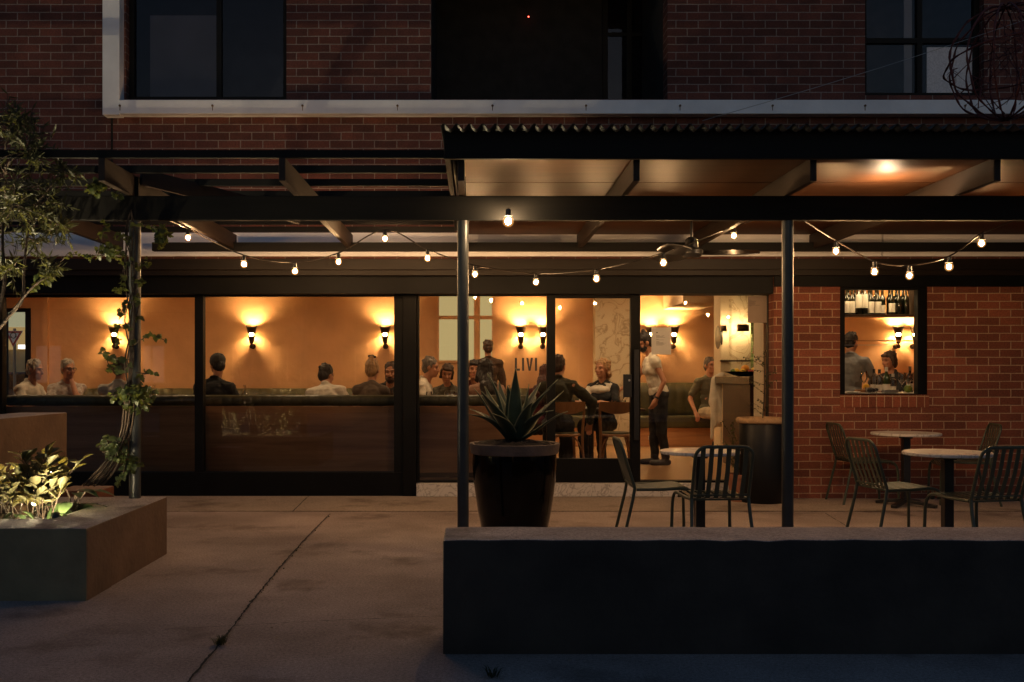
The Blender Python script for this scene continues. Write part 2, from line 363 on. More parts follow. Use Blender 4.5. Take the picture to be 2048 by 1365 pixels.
    def build(s, name, mats, parent=None, smooth=False, bevel=0, org=None, local=False, segs=2):
        me = bpy.data.meshes.new(name); o = bpy.data.objects.new(name, me); C.objects.link(o)
        if not isinstance(mats, (list, tuple)): mats = [mats]
        for m in mats: me.materials.append(m)
        off = Vector((0,0,0))
        if not local:
            if parent is not None:
                q = parent
                while q is not None: off += Vector(q.location); q = q.parent
            if org is not None: off = Vector(org); o.location = off if parent is None else (0,0,0)
        me.from_pydata([tuple(v-off) for v in s.v], [], s.f)
        for p, i in zip(me.polygons, s.mi): p.material_index = i
        me.update()
        if smooth:
            for p in me.polygons: p.use_smooth = True
            if smooth == 'auto':
                me.set_sharp_from_angle(angle=R(40))
        if parent is not None: o.parent = parent
        if bevel:
            b = o.modifiers.new('bevel', 'BEVEL'); b.width = bevel; b.segments = segs; b.limit_method = 'ANGLE'; b.angle_limit = R(40)
        return o
def copy_tree(o, parent=None):
    c = o.copy(); C.objects.link(c)
    if parent is not None: c.parent = parent
    for ch in list(o.children): copy_tree(ch, c)
    return c
def catmull(pts, k=8):
    pts = [Vector(p) for p in pts]; out = []
    for i in range(len(pts)-1):
        p0, p1, p2, p3 = pts[max(i-1, 0)], pts[i], pts[i+1], pts[min(i+2, len(pts)-1)]
        for j in range(k):
            t = j/k; out.append(.5*((2*p1)+(-p0+p2)*t+(2*p0-5*p1+4*p2-p3)*t*t+(-p0+3*p1-3*p2+p3)*t**3))
    out.append(pts[-1]); return out
def wall_cells(mb, x0, x1, z0, z1, holes, y0, y1):
    xs = sorted({x0, x1, *[h[0] for h in holes], *[h[1] for h in holes]}); zs = sorted({z0, z1, *[h[2] for h in holes], *[h[3] for h in holes]})
    xs = [x for x in xs if x0 <= x <= x1]; zs = [z for z in zs if z0 <= z <= z1]
    def solid(i, j):
        if i < 0 or j < 0 or i >= len(xs)-1 or j >= len(zs)-1: return False
        cx, cz = (xs[i]+xs[i+1])/2, (zs[j]+zs[j+1])/2
        return not any(h[0] < cx < h[1] and h[2] < cz < h[3] for h in holes)
    for i in range(len(xs)-1):
        for j in range(len(zs)-1):
            if not solid(i, j): continue
            a, b, c, d = xs[i], xs[i+1], zs[j], zs[j+1]
            mb.add([(a,y0,c),(b,y0,c),(b,y0,d),(a,y0,d)], [(0,1,2,3)])
            mb.add([(a,y1,c),(b,y1,c),(b,y1,d),(a,y1,d)], [(3,2,1,0)])
            if not solid(i-1, j): mb.add([(a,y0,c),(a,y0,d),(a,y1,d),(a,y1,c)], [(0,1,2,3)])
            if not solid(i+1, j): mb.add([(b,y0,c),(b,y0,d),(b,y1,d),(b,y1,c)], [(3,2,1,0)])
            if not solid(i, j-1): mb.add([(a,y0,c),(b,y0,c),(b,y1,c),(a,y1,c)], [(3,2,1,0)])
            if not solid(i, j+1): mb.add([(a,y0,d),(b,y0,d),(b,y1,d),(a,y1,d)], [(0,1,2,3)])

# ================================================================ SETTING
YF, YG, YB = 10.75, 11.0, 16.8          # brick face, shopfront plane, back wall of the room
FZ = .17                                 # floor of the room
XR = 7.6
def structure(mb, name, mat, **k):
    o = mb.build(name, mat, **k); o['kind'] = 'structure'; return o
m = MB(); m.box(-60, 60, -40, 10.35, -.3, 0.0); m.box(-60, 60, 10.35, 60, -.3, -.02); structure(m, 'ground', M['concrete'])
m = MB(); m.box(-9, 9, 9.72, 11.3, .0, .004); structure(m, 'pavement_strip', M['concrete2'])
# joints between the concrete slabs
def joint(pts, wd, name, z=.0085, jag=.35):
    pts = [Vector((p[0], p[1], z)) for p in pts]; fine = []
    for a, b in zip(pts[:-1], pts[1:]):
        k = max(2, int((b-a).length/.03))
        for i in range(k): fine.append(a+(b-a)*i/k)
    fine.append(pts[-1]); mb = MB(); vs = []
    for i, p in enumerate(fine):
        d = (fine[min(i+1, len(fine)-1)]-fine[max(i-1, 0)]).normalized(); nrm = Vector((-d.y, d.x, 0))
        o = random.uniform(-1, 1)*wd*jag
        vs += [p+nrm*(wd*(.5+random.uniform(-jag, jag))+o), p-nrm*(wd*(.5+random.uniform(-jag, jag))-o)]
    mb.add(vs, [(2*i, 2*i+1, 2*i+3, 2*i+2) for i in range(len(fine)-1)])
    return structure(mb, name, M['crack'])
def G(px, py):
    Y = H*F/(py-CY); return (PX(px, Y), Y)
joint([G(330,1420), G(378,1365), G(440,1290), G(505,1205), G(570,1125), G(615,1075), G(660,1030)], .0115, 'slab_joint', jag=.28)
joint([(-2.3, 9.71), (6, 9.71)], .012, 'slab_joint')
joint([G(1590,1029), G(1650,1028), G(1705,1062), G(1800,1140)], .008, 'slab_joint')
joint([G(585,1025), G(618,993)], .010, 'slab_joint')
joint([G(330,1262), G(640,1245), G(885,1235)], .004, 'slab_joint', jag=.8)

# ---------------------------------------------------------------- the brick building
bld = empty('brick_building', (0, YF, 0), 'two storey red brick building with a restaurant behind black framed glass', 'building')
def bpart(mb, name, mat, parent=bld, **k): return mb.build(name, mat, parent, **k)
def xz(x0, x1, y0, y1, Y): return PX(x0, Y), PX(x1, Y), PZ(y1, Y), PZ(y0, Y)
W1 = (*xz(252, 573, -400, 199, YF),); W2 = (*xz(862, 1335, -400, 199, YF),); W3 = (*xz(1730, 1968, -400, 191, YF),)
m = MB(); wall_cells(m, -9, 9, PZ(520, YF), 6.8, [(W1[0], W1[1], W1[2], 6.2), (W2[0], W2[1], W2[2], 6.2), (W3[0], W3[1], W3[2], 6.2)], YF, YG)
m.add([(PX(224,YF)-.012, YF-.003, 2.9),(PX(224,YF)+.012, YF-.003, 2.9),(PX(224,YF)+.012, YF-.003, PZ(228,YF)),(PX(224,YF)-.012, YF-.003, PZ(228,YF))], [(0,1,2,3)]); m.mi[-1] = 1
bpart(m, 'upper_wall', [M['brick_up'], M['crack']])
SW = (PX(1680, YF), PX(1857, YF), PZ(790, YF), PZ(568, YF))
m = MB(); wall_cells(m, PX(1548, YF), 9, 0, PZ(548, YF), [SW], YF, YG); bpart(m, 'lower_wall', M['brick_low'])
m = MB(); m.box(-9.0, PX(-30, YF), YF, YG, 0, PZ(548, YF)); bpart(m, 'end_wall', M['brick_low'])
m = MB(); m.box(SW[0]-.0, SW[1], YF-.012, YF+.03, SW[2]-.135, SW[2]-.004); bpart(m, 'brick_sill', M['brick_soldier'])
m = MB(); m.box(-9, 9, YG+.001, 17.2, 6.8, 7.0); m.box(-9.2, -9, YF, 17.2, 0, 7); m.box(9, 9.2, YF, 17.2, 0, 7); bpart(m, 'roof_slab', M['darkroom'])
# white surround of the upper windows: an L of rendered concrete standing proud of the brick
m = MB(); m.box(PX(218,YF)-.02, PX(248,YF), YF-.14, YF+.10, PZ(230,YF-.14), 6.6); m.box(PX(248,YF), 9, YF-.14, YF+.05, PZ(228,YF-.14), PZ(200,YF-.14)); bpart(m, 'window_surround', M['white'], bevel=.006)
for px in (240, 425, 605, 795, 985, 1172, 1360, 1545, 1730, 1930):
    m = MB(); x = PX(px, YF-.14); z = PZ(212, YF-.14); m.tube([(x, YF-.152, z), (x, YF-.139, z)], .012, 8); m.box(x-.003, x+.004, YF-.1425, YF-.1395, z-.05, z-.011); bpart(m, 'anchor_bolt', M['rust'])
# upper windows
def upper_window(r, sashes, rail=None, blinds=(), gl='glass_dark'):
    x0, x1, z0, z1 = r[0], r[1], r[2], 6.2; mb = MB(); y0, y1 = YF+.10, YF+.17; t = .055
    mb.box(x0, x1, y0, y1, z0, z0+t); mb.box(x0, x0+t, y0, y1, z0+t, z1); mb.box(x1-t, x1, y0, y1, z0+t, z1)
    for s in sashes: mb.box(s-t/2, s+t/2, y0+.002, y1-.002, z0+t, z1)
    if rail: mb.box(x0+t, x1-t, y0+.004, y1-.004, rail-t/2, rail+t/2)
    f = bpart(mb, 'window', M['black'])
    g = MB(); g.box(x0+t*.5, x1-t*.5, YF+.132, YF+.138, z0+t*.5, z1); g.build('pane', M[gl], f)
    for (a, b, c, d, mt, yy) in blinds:
        g = MB(); g.box(a, b, YF+yy, YF+yy+.01, c, d); g.build('blind', M[mt], f)
    return f
upper_window(W1, [PX(433, YF)], None, [(PX(290,YF), PX(432,YF), W1[2]+.05, PZ(20,YF), 'blind', .17), (PX(450,YF), PX(560,YF), W1[2]+.05, PZ(90,YF), 'darkroom', .3)])
# the middle opening is a recessed loggia with dark doors at its back
a, b, c = W2[0], W2[1], W2[2]; yb2 = YF+1.7
m = MB(); m.box(a-.12, b+.12, yb2, yb2+.1, c-.1, 6.7); m.box(a-.12, a-.003, YG+.002, yb2-.002, c-.1, 6.7); m.box(b+.003, b+.12, YG+.002, yb2-.002, c-.1, 6.7); m.box(a-.11, b+.11, YG+.003, yb2-.003, c-.1, c-.02); m.box(a-.11, b+.11, YG+.003, yb2-.003, 6.3, 6.7); bpart(m, 'loggia', M['darkroom'])
m = MB(); x0_, x1_ = PX(1205, yb2), PX(1310, yb2); z0_, z1_ = c, 6.1; m.box(x0_, x1_, yb2-.05, yb2-.012, z0_, z0_+.12)
for q in (x0_, (x0_+x1_)/2-.03, x1_-.06): m.box(q, q+.06, yb2-.05, yb2-.012, z0_+.12, z1_)
m.box(x0_+.06, (x0_+x1_)/2-.03, yb2-.048, yb2-.013, PZ(75,yb2), PZ(68,yb2)); m.box((x0_+x1_)/2+.03, x1_-.06, yb2-.048, yb2-.013, PZ(75,yb2), PZ(68,yb2))
f = bpart(m, 'loggia_door', M['black']); m = MB(); m.box(x0_+.03, x1_-.03, yb2-.034, yb2-.028, z0_+.1, z1_); m.build('pane', M['glass_dark'], f)
upper_window(W3, [PX(1848, YF)], PZ(75, YF), [(PX(1866,YF), PX(1958,YF), W3[2]+.05, PZ(86,YF), 'mesh', .145), (PX(1820,YF), PX(1836,YF), W3[2]+.05, 6, 'blind', .15)], 'glass_upper')
m = MB(); m.box(-8.9, 8.9, 12.7, 12.8, 3.0, 6.7); m.box(-8.9, 8.9, YG+.01, 12.6, 3.35, 3.4); bpart(m, 'upstairs_room', M['darkroom'])
m = MB(); m.ell(PT(1057, 34, YF+1.6), .007); bpart(m, 'indicator_light', em('red_led', (1, .08, .05), 14))
# white painted band over the shopfront, dark boards and black head below it
m = MB(); m.box(-9, PX(1760,YF), YF-.05, YF+.02, PZ(514,YF), PZ(467,YF)); m.box(PX(1760,YF)+.012, 9, YF-.05, YF+.02, PZ(514,YF), PZ(470,YF)); bpart(m, 'facade_band', M['white2'], bevel=.006)
m = MB(); m.box(-9, 9, YF-.13, YF-.06, PZ(540,YF-.13), PZ(518,YF-.13)); bpart(m, 'fascia_board', M['ledger'], bevel=.004)
m = MB(); m.box(-9, 9, YF-.09, YF+.01, PZ(553,YF), PZ(539.5,YF)); bpart(m, 'soffit_board', M['ledger'], bevel=.004)
m = MB(); m.box(-9, PX(1548,YF)-.003, YF+.02, YG+.06, PZ(591,YG), PZ(551,YG)); m.box(PX(1548,YF)-.003, 9, YF-.03, YF-.002, PZ(574,YF), PZ(551,YF)); bpart(m, 'head_beam', M['black'])
# shopfront: fixed windows on the left
y0, y1 = YG-.06, YG+.05
def fz(py): return PZ(py, y0)
def fx(px): return PX(px, y0)
m = MB(); m.box(-8.9, fx(833), y0, y1, 0.004, fz(945)); m.box(-8.9, fx(4), y0+.002, y1, fz(945), fz(588)); m.box(fx(389), fx(406), y0+.002, y1, fz(945), fz(588)); m.box(fx(788), fx(833), y0+.003, y1, fz(945), fz(588))
m.box(fx(806), fx(833), y0-.03, y0, .006, fz(588))
m.box(fx(4), fx(389), y0+.02, y1-.02, fz(594.5), fz(588)); m.box(fx(406), fx(788), y0+.02, y1-.02, fz(593), fz(588))
shop = bpart(m, 'shopfront_window', M['black'], bevel=.004)
for a, b in ((4, 389), (406, 788)):
    g = MB(); g.box(fx(a)-.01, fx(b)+.01, YG-.006, YG+.004, fz(945)-.01, fz(590)); g.build('pane', M['glass'], shop)
# glazed door wall on a marble step
m = MB(); m.box(fx(833)+.002, fx(1548), y0-.08, y1+.1, .005, fz(966)); bpart(m, 'marble_step', M['marble'], bevel=.006)
m = MB()
zb = fz(966)+.001
for a, b in ((833.5, 838), (1094, 1111), (1262, 1281), (1537, 1548)): m.box(fx(a), fx(b), y0+.004, y1, zb, fz(585))
m.box(fx(838), fx(1094), y0+.006, y1-.01, zb, fz(962)); m.box(fx(1111), fx(1262), y0+.006, y1-.01, zb, fz(918)); m.box(fx(1281), fx(1537), y0+.006, y1-.01, zb, fz(962))
m.box(fx(838), fx(1094), y0+.02, y1-.02, fz(592), fz(585)); m.box(fx(1111), fx(1262), y0+.02, y1-.02, fz(596), fz(585)); m.box(fx(1281), fx(1537), y0+.02, y1-.02, fz(589.5), fz(585))
door = bpart(m, 'glass_door', M['black'], bevel=.004)
for a, b, c, d in ((838, 1094, 962, 590), (1111, 1262, 918, 594), (1281, 1537, 962, 588)):
    g = MB(); g.box(fx(a)-.01, fx(b)+.01, YG-.006, YG+.004, fz(c)-.01, fz(d)+.01); g.build('pane', M['glass'], door)
m = MB(); m.box(fx(1246), fx(1263), y0-.025, y0+.002, fz(795), fz(749)); m.build('lock_box', M['blackm'], door, bevel=.003)
m = MB(); m.tube([Vector((fx(1258), y0-.03, fz(761))), Vector((fx(1258), y0-.024, fz(761)))], .012, 12); m.build('lock_cylinder', M['steel'], door)
m = MB(); m.box(fx(1267), fx(1277), y0-.045, y0-.03, fz(880), fz(700)); m.box(fx(1270), fx(1274), y0-.03, y0+.006, fz(720), fz(716)); m.box(fx(1270), fx(1274), y0-.03, y0+.006, fz(865), fz(861)); m.build('pull_handle', M['blackm'], door, bevel=.003)
# lettering on the glass: L I V I
def letters(mb, x, z, h, y):
    s = h*.17; wd = {'L': .40*h, 'I': s, 'V': .52*h}; t = .002
    for ch in 'LIVI':
        if ch == 'L': mb.box(x, x+s, y-t, y, z, z+h); mb.box(x+s, x+wd['L'], y-t, y, z, z+s)
        if ch == 'I': mb.box(x, x+s, y-t, y, z, z+h)
        if ch == 'V':
            W = wd['V']; a = [(x, z+h), (x+s, z+h), (x+W/2, z+h*.27), (x+W-s, z+h), (x+W, z+h), (x+W/2+s*.45, z), (x+W/2-s*.45, z)]
            n = len(a); mb.add([(p[0], y-t, p[1]) for p in a]+[(p[0], y, p[1]) for p in a], [(0,6,5,2,1)[::1], (2,5,4,3), (1+n,2+n,5+n,6+n,0+n), (3+n,4+n,5+n,2+n)]+[(i, (i+1) % n, (i+1) % n+n, i+n) for i in range(n)])
        x += wd[ch]+.155*h
m = MB(); letters(m, fx(1030), fz(742), fz(716)-fz(742), YG-.007); m.build('lettering', M['ink'], door)
# serving window
m = MB(); yw0, yw1 = YF+.03, YF+.13; a, b, c, d = SW; t0, t1 = PX(1692,YF)-a, b-PX(1838,YF)
m.box(a, a+t0, yw0, yw1, c, d); m.box(b-t1, b, yw0, yw1, c, d); m.box(a+t0, b-t1, yw0+.002, yw1, d-.06, d); m.box(a+t0, b-t1, yw0-.03, YG+.02, c, c+.012)
serv = bpart(m, 'serving_window', M['black'], bevel=.003)

# ---------------------------------------------------------------- the room inside
m = MB(); m.box(-8.7, XR, YG+.06, YB+.3, 0, FZ); bpart(m, 'inner_floor', M['floor'])
NW = (PX(6,YB), PX(62,YB), PZ(800,YB), PZ(617,YB))
IW = (PX(872,YB), PX(990,YB), PZ(726,YB), PZ(580,YB))
m = MB(); wall_cells(m, -8.7, XR, FZ, 2.95, [NW, IW], YB, YB+.2); m.box(PX(92,YB)-.03, PX(92,YB)+.05, YB-.06, YB, FZ, 2.9)
bpart(m, 'inner_wall', M['stucco'])
for q in (-8.8, XR):
    m = MB(); m.box(q, q+.1, YG+.06, YB+.2, FZ, 2.95); bpart(m, 'side_wall', M['stucco'])
m = MB(); m.box(-8.8, XR+.1, YG+.06, YB+.2, 2.80, 2.95); bpart(m, 'inner_ceiling', M['ceil'])
m = MB(); m.box(-8.8, PX(1548,YF), YG+.0612, YG+.20, PZ(588,YG)-.0, 2.80); m.box(PX(1548,YF), XR, YG+.062, YG+.14, SW[3], 2.80); bpart(m, 'inner_head', M['ceil'])
m = MB(); m.box(PX(1190,16.5), PX(1266,16.5), 16.5, YB-.002, FZ, 2.8); bpart(m, 'stone_pier', M['cream'], bevel=.004)
m = MB(); m.box(PX(1366,15.2), PX(1448,15.2), 15.2, YB-.002, PZ(606,15.2), 2.8); bpart(m, 'bulkhead', M['ceil'])
m = MB(); wall_cells(m, PX(1441,14.6), PX(1458,14.6), FZ, 2.8, [], 14.6, 15.0); bpart(m, 'column', M['creamwall'])
m = MB(); m.box(PX(1458,14.6)+.001, PX(1513,14.6), 14.66, 14.9, FZ, 2.8); bpart(m, 'stone_wall', M['cream'])
m = MB(); m.box(PX(1441,14.6)-.01, PX(1513,14.6), 14.55, 14.6, PZ(724,14.6), PZ(720.5,14.6)); bpart(m, 'wall_ledge', M['darkwood'])
m = MB(); m.box(PX(1509,14.3), PX(1540,14.3), 14.3, 14.5, FZ, 2.8); bpart(m, 'tiled_column', M['greentile'])
m = MB(); m.box(PX(1527,YG+.35), PX(1536.5,YG+.35), YG+.35, YG+.75, FZ, 2.8); bpart(m, 'door_post', M['creamwall'])
# inner window with pale lit glass
m = MB(); Y0, Y1 = YB-.02, YB+.05; a, b, c, d = IW; t = .05
m.box(a, a+t, Y0, Y1, c, d); m.box(b-t, b, Y0, Y1, c, d); m.box(a+t, b-t, Y0, Y1, c, c+t*.8); m.box(PX(948,YB), PX(960,YB), Y0+.003, Y1, c+t*.8, d); m.box(a+t, b-t, Y0+.005, Y1, PZ(639,YB), PZ(632,YB))
iw = bpart(m, 'inner_window', M['stucco'])
m = MB(); m.box(a+.01, b-.01, YB+.03, YB+.045, c, d); m.build('pane', em('lit_window', (.62, .47, .20), .85), iw)
m = MB(); a, b, c, d = NW; t = .045; m.box(b-.09, b, YB-.02, YB+.1, c, d); m.box(a, a+t, YB-.02, YB+.1, c, d); m.box(a+t, b-.09, YB-.018, YB+.1, d-.06, d); nw = bpart(m, 'street_window', M['black'])
m = MB(); m.box(a+t, b-.08, YB+.05, YB+.056, c, d); m.build('pane', M['glass'], nw)

# unseen ceiling lamps added to brighten the room
def fill_light(x, y, label, e='fill_glow'):
    t = empty('fill_light', (x, y, 2.80), label, 'fill light', 'added fill lamps in the restaurant ceiling')
    mb = MB(); mb.lathe([(.05, -.006), (.07, -.008), (.075, 0)], (x, y, 2.80), 20); mb.build('trim_ring', M['blackm'], t, smooth=True)
    mb = MB(); mb.lathe([(.0001, -.004), (.05, -.004)], (x, y, 2.80), 20); mb.build('lamp', M[e], t)
M['fill_glow'] = em('fill_light_glow', (1, .68, .37), 560)
k = 0
for yy in (12.3, 15.2):
    for px in (-6.9, -4.5, -2.3, -.2, 1.6, 2.7, 5.0): fill_light(px, yy, 'added round fill lamp in the restaurant ceiling, out of sight above the glass')

# ================================================================ PERGOLA
YP = 7.33
pg = empty('pergola', (0, YP, 0), 'dark timber pergola on slim steel posts, half open battens and half corrugated roof', 'pergola')
def ppart(mb, name, mat, parent=pg, **k): return mb.build(name, mat, parent, **k)
posts = [PX(268, YP), PX(926, YP), PX(1577, YP), 4.75, -4.9]
zb0, zb1 = PZ(440.5, YP-.03), PZ(392, YP-.03)
for x, z in zip(posts, (.40, 0, 0, 0, .4)):
    m = MB(); m.tube([(x, YP+.02, z), (x, YP+.02, zb0+.001)], .042, 20); o = ppart(m, 'post', M['post'], smooth='auto')
    m = MB(); m.box(x-.02, x+.02, YP+.036, YP+.075, zb0, 2.79); ppart(m, 'post_bracket', M['black'])
m = MB(); m.box(-8, 8, YP-.03, YP+.03, zb0, zb1); ppart(m, 'beam', M['dtimber'], bevel=.004)
zr0, zr1 = 2.64+.003, 2.80
rx = [-3.72, PX(203, 6.77), PX(564, 6.77), PX(922, 6.77), PX(1273, 6.77), PX(1627, 6.77), PX(1995, 6.77)]
for x in rx:
    m = MB(); m.box(x-.0225, x+.0225, 6.77, 10.52, zr0, zr1); ppart(m, 'rafter', M['rafter'], bevel=.003)
xr0 = PX(888, 6.72)
ys = [6.80, 7.30, 7.80, 8.30, 8.80, 9.30, 9.80, 10.30]
for y in ys:
    m = MB(); m.box(-8, xr0, y-.02, y+.02, zr1+.001, zr1+.055); ppart(m, 'batten', M['dtimber'], bevel=.003)
m = MB(); m.box(PX(306,10.42), 8, 10.38, 10.46, PZ(503,10.42), PZ(486,10.42)); ppart(m, 'ledger', M['dtimber'], bevel=.003)
# roofed half: soffit sheets on the rafters, fascia and corrugated steel over them
yc = [6.74, 7.66, 8.9, 10.5]
for i in range(3):
    m = MB(); m.box(rx[3]+.023, 8, yc[i]+.008, yc[i+1]-.008, zr1+.002, zr1+.014); ppart(m, 'soffit_panel', M['soffit'])
m = MB(); m.box(xr0, 8, 6.70, 6.738, PZ(318,6.7), PZ(262,6.7)); m.box(xr0, xr0+.04, 6.738, 10.4, zr1+.02, zr1+.15); ppart(m, 'fascia', M['dtimber'], bevel=.003)
m = MB(); n = int((8-xr0)/.0107); zc = PZ(254, 6.62)
for row, (yy, zz) in enumerate(((6.60, zc), (10.55, zc+.16))):
    for i in range(n+1):
        m.v.append(Vector((xr0-.02+i*.0107, yy, zz+.019*math.sin(2*math.pi*i/8))))
for i in range(n): m.face((i, i+1, n+1+i+1, n+1+i))
o = ppart(m, 'roof_sheet', M['roof'], smooth=True); sd = o.modifiers.new('thickness', 'SOLIDIFY'); sd.thickness = .004
# knee brace beside the left post
m = MB(); m.bar((posts[0]+.02, YP+.09, 2.80), (posts[0]+1.0, 8.55, 2.68), .03, .12); ppart(m, 'brace', M['rafter'])

# floodlight fixed behind the beam
fl = empty('bulkhead_light', (PX(1755, 7.62), 7.56, 2.56), 'small bulkhead lamp fixed behind the pergola beam, lighting the varnished ceiling', 'lamp')
lx = PX(1755, 7.62)
m = MB(); m.box(lx-.07, lx+.07, YP+.032, YP+.16, 2.535, 2.575); m.build('housing', M['blackm'], fl, bevel=.006)
m = MB(); m.ell((lx, YP+.10, 2.60), (.055, .045, .03)); m.build('lens', M['flood'], fl, smooth=True)

# ---------------------------------------------------------------- festoon lights
def string_light(name, pts, bulbs, label, r=.025, mat='bulb', tail=()):
    root = empty(name, pts[0], label, 'string lights')
    path = catmull(pts, 8); mb = MB(); mb.tube(path, .0065, 6); mb.build('cord', M['cord'], root, smooth=True)
    for b in bulbs:
        b = Vector(b); rr = r*random.uniform(.94, 1.06)
        mb = MB(); mb.ell(b, (rr*1.28, rr*1.28, rr*1.36), nu=16, nv=10); bo = mb.build('bulb', M['globe'], root, smooth=True)  # outer shell is the painted halo, the bright core sits inside
        mb = MB(); mb.ell(b, (rr*.66, rr*.66, rr*.8), nu=10, nv=8); mb.build('filament', M[mat], bo, smooth=True)
        mb = MB(); mb.lathe([(.0305, rr*1.22), (.030, rr*1.34), (.019, rr*1.5), (.018, rr+.052), (.008, rr+.06)], b, 10, cap1=True); mb.build('socket', M['blackm'], bo, smooth='auto')  # skirt widened to keep bulb light off the wall above
    return root
def hang(lst, up=.085):
    bl = [PT(*q) for q in lst]; return bl, [b+Vector((0, 0, up)) for b in bl]
b1, c1 = hang([(376,476,9.3), (488,529,9.3), (590,543,9.6), (677,524,9.7), (770,478,9.6), (855,517,9.65), (950,549,9.6), (1072,565,9.6), (1193,558,9.05), (1327,526,8.56), (1468,472,9.3)])
pts = [PT(337,441,7.45)]+c1+[PT(1545,430,9.4)]
string_light('string_light', pts, b1, 'long string of eleven warm festoon bulbs swagged below the pergola from left to middle')
b2, c2 = hang([(1672,503,8.1), (1749,544,8.1), (1819,552,8.1), (1898,534,8.1), (1963,487,8.3)])
pts = [PT(1606,441,7.5)]+c2+[PT(1976,462,8.6), PT(2050,432,8.9)]
string_light('string_light', pts, b2, 'short swag of five warm festoon bulbs on the right, over the brick wall')
b3, c3 = hang([(1016.5,443,7.18)], .06)
string_light('string_light', [PT(1016.5,425,7.20), PT(1016.5,431,7.19), c3[0]], b3, 'single brighter bulb hanging against the front of the dark beam', r=.030, mat='bulbw')

# ---------------------------------------------------------------- ceiling fan
fy = 8.9; fanx = PX(1383, fy); ztop = zr1
fan = empty('ceiling_fan', (fanx, fy, ztop), 'black three blade ceiling fan hanging under the pergola roof', 'fan')
zh = PZ(500, fy)
m = MB(); m.lathe([(.012, zh+.1), (.012, ztop-.06), (.06, ztop-.05), (.065, ztop)], (fanx, fy, 0), 16); m.build('rod', M['blackm'], fan, smooth='auto')
m = MB(); m.lathe([(.001, zh-.075), (.07, zh-.07), (.10, zh-.04), (.10, zh-.005), (.06, zh+.015), (.055, zh+.09), (.03, zh+.11), (.012, zh+.11)], (fanx, fy, 0), 24); m.build('motor', M['blackm'], fan, smooth='auto')
for aa in (-8, 112, 232):
    d = Vector((math.cos(R(aa)), math.sin(R(aa)), 0)); p = Vector((-d.y, d.x, 0)); cc = Vector((fanx, fy, zh-.03)); mb = MB(); prev = None
    vs = []; tl = .025
    for s, wv in ((.09, .05), (.16, .06), (.3, .068), (.48, .062), (.57, .045), (.59, .02)):
        for q in (-1, 1):
            for dz in (-.004, .004): vs.append(cc+d*s+p*(q*wv)+Vector((0, 0, q*tl*wv/.06+dz)))
    fs = []
    for i in range(5):
        a = 4*i; b = a+4
        fs += [(a, a+2, b+2, b), (a+1, b+1, b+3, a+3), (a, b, b+1, a+1), (a+2, a+3, b+3, b+2)]
    fs += [(0, 1, 3, 2), (20, 22, 23, 21)]
    mb.add(vs, fs); mb.build('blade', M['blackm'], fan)

# ================================================================ WALLS OUTSIDE
def rough_box(x0, x1, y0, y1, z0, z1, nx, jit):
    """a rendered wall: top and side faces with slightly uneven edges; returns MB with slot 0 sides, slot 1 top"""
    mb = MB(); xs = [x0+(x1-x0)*i/nx for i in range(nx+1)]
    jf = [random.uniform(-jit, jit) for _ in xs]; jb = [random.uniform(-jit, jit) for _ in xs]; jz = [random.uniform(-jit, jit)*.7 for _ in xs]
    A = [Vector((x, y0, z0)) for x in xs]; B = [Vector((x, y0+jf[i], z1+jz[i])) for i, x in enumerate(xs)]; D = [Vector((x, y1+jb[i], z1+jz[i]*.5)) for i, x in enumerate(xs)]; E = [Vector((x, y1, z0)) for x in xs]
    k = nx+1; base = len(mb.v); mb.v += A+B+D+E
    for i in range(nx):
        mb.cur = 0; mb.face((i, i+1, k+i+1, k+i)); mb.cur = 1; mb.face((k+i, k+i+1, 2*k+i+1, 2*k+i)); mb.cur = 0; mb.face((2*k+i, 2*k+i+1, 3*k+i+1, 3*k+i))
    mb.face((0, k, 2*k, 3*k)); mb.face((nx, 3*k+nx, 2*k+nx, k+nx)); return mb
m = rough_box(PX(886,4.76), 4.6, 4.76, 5.18, 0, .542, 46, .006)
lw = m.build('low_wall', [M['charcoal'], M['walltop']], None, bevel=.008, org=(1.9, 4.97, 0)); tag(lw, 'long low charcoal garden wall with a worn pale concrete top', 'wall')

XPr = -2.285                         # right face of the planter
pl = empty('garden_planter', (-3.6, 6.6, 0), 'rendered concrete planter box with garden bed and a climbing vine at its corner', 'planter')
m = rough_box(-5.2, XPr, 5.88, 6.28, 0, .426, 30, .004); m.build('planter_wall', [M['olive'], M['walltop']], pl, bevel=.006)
m = MB(); m.cur = 0; m.box(XPr-.37, XPr+.0, 6.281, 7.42, 0, .424); o = m.build('planter_wall', [M['rust'], M['walltop']], pl, bevel=.006)
for p in o.data.polygons:
    if p.normal.z > .9: p.material_index = 1
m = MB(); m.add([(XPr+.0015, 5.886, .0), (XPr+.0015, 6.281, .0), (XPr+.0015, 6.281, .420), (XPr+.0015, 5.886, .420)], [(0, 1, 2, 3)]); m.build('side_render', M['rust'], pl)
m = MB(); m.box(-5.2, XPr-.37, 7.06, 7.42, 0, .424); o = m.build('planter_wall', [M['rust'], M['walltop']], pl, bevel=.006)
for p in o.data.polygons:
    if p.normal.z > .9: p.material_index = 1
m = MB()
nx, ny = 26, 10; gx = [-5.2+(XPr-.371+5.2)*i/nx for i in range(nx+1)]; gy = [6.281+(7.059-6.281)*j/ny for j in range(ny+1)]
m.add([(x, y, .36+random.uniform(-.02, .03)) for x in gx for y in gy], [(i*(ny+1)+j, (i+1)*(ny+1)+j, (i+1)*(ny+1)+j+1, i*(ny+1)+j+1) for i in range(nx) for j in range(ny)]); m.build('soil', M['soil'], pl)
m = MB(); m.box(-4.1, -3.68, 7.44, 9.02, 0, .99); o = m.build('side_wall', [M['rust'], M['walltop']], None, bevel=.008, org=(-3.9, 8.2, 0)); tag(o, 'taller brown rendered wall standing behind the planter at far left', 'wall')
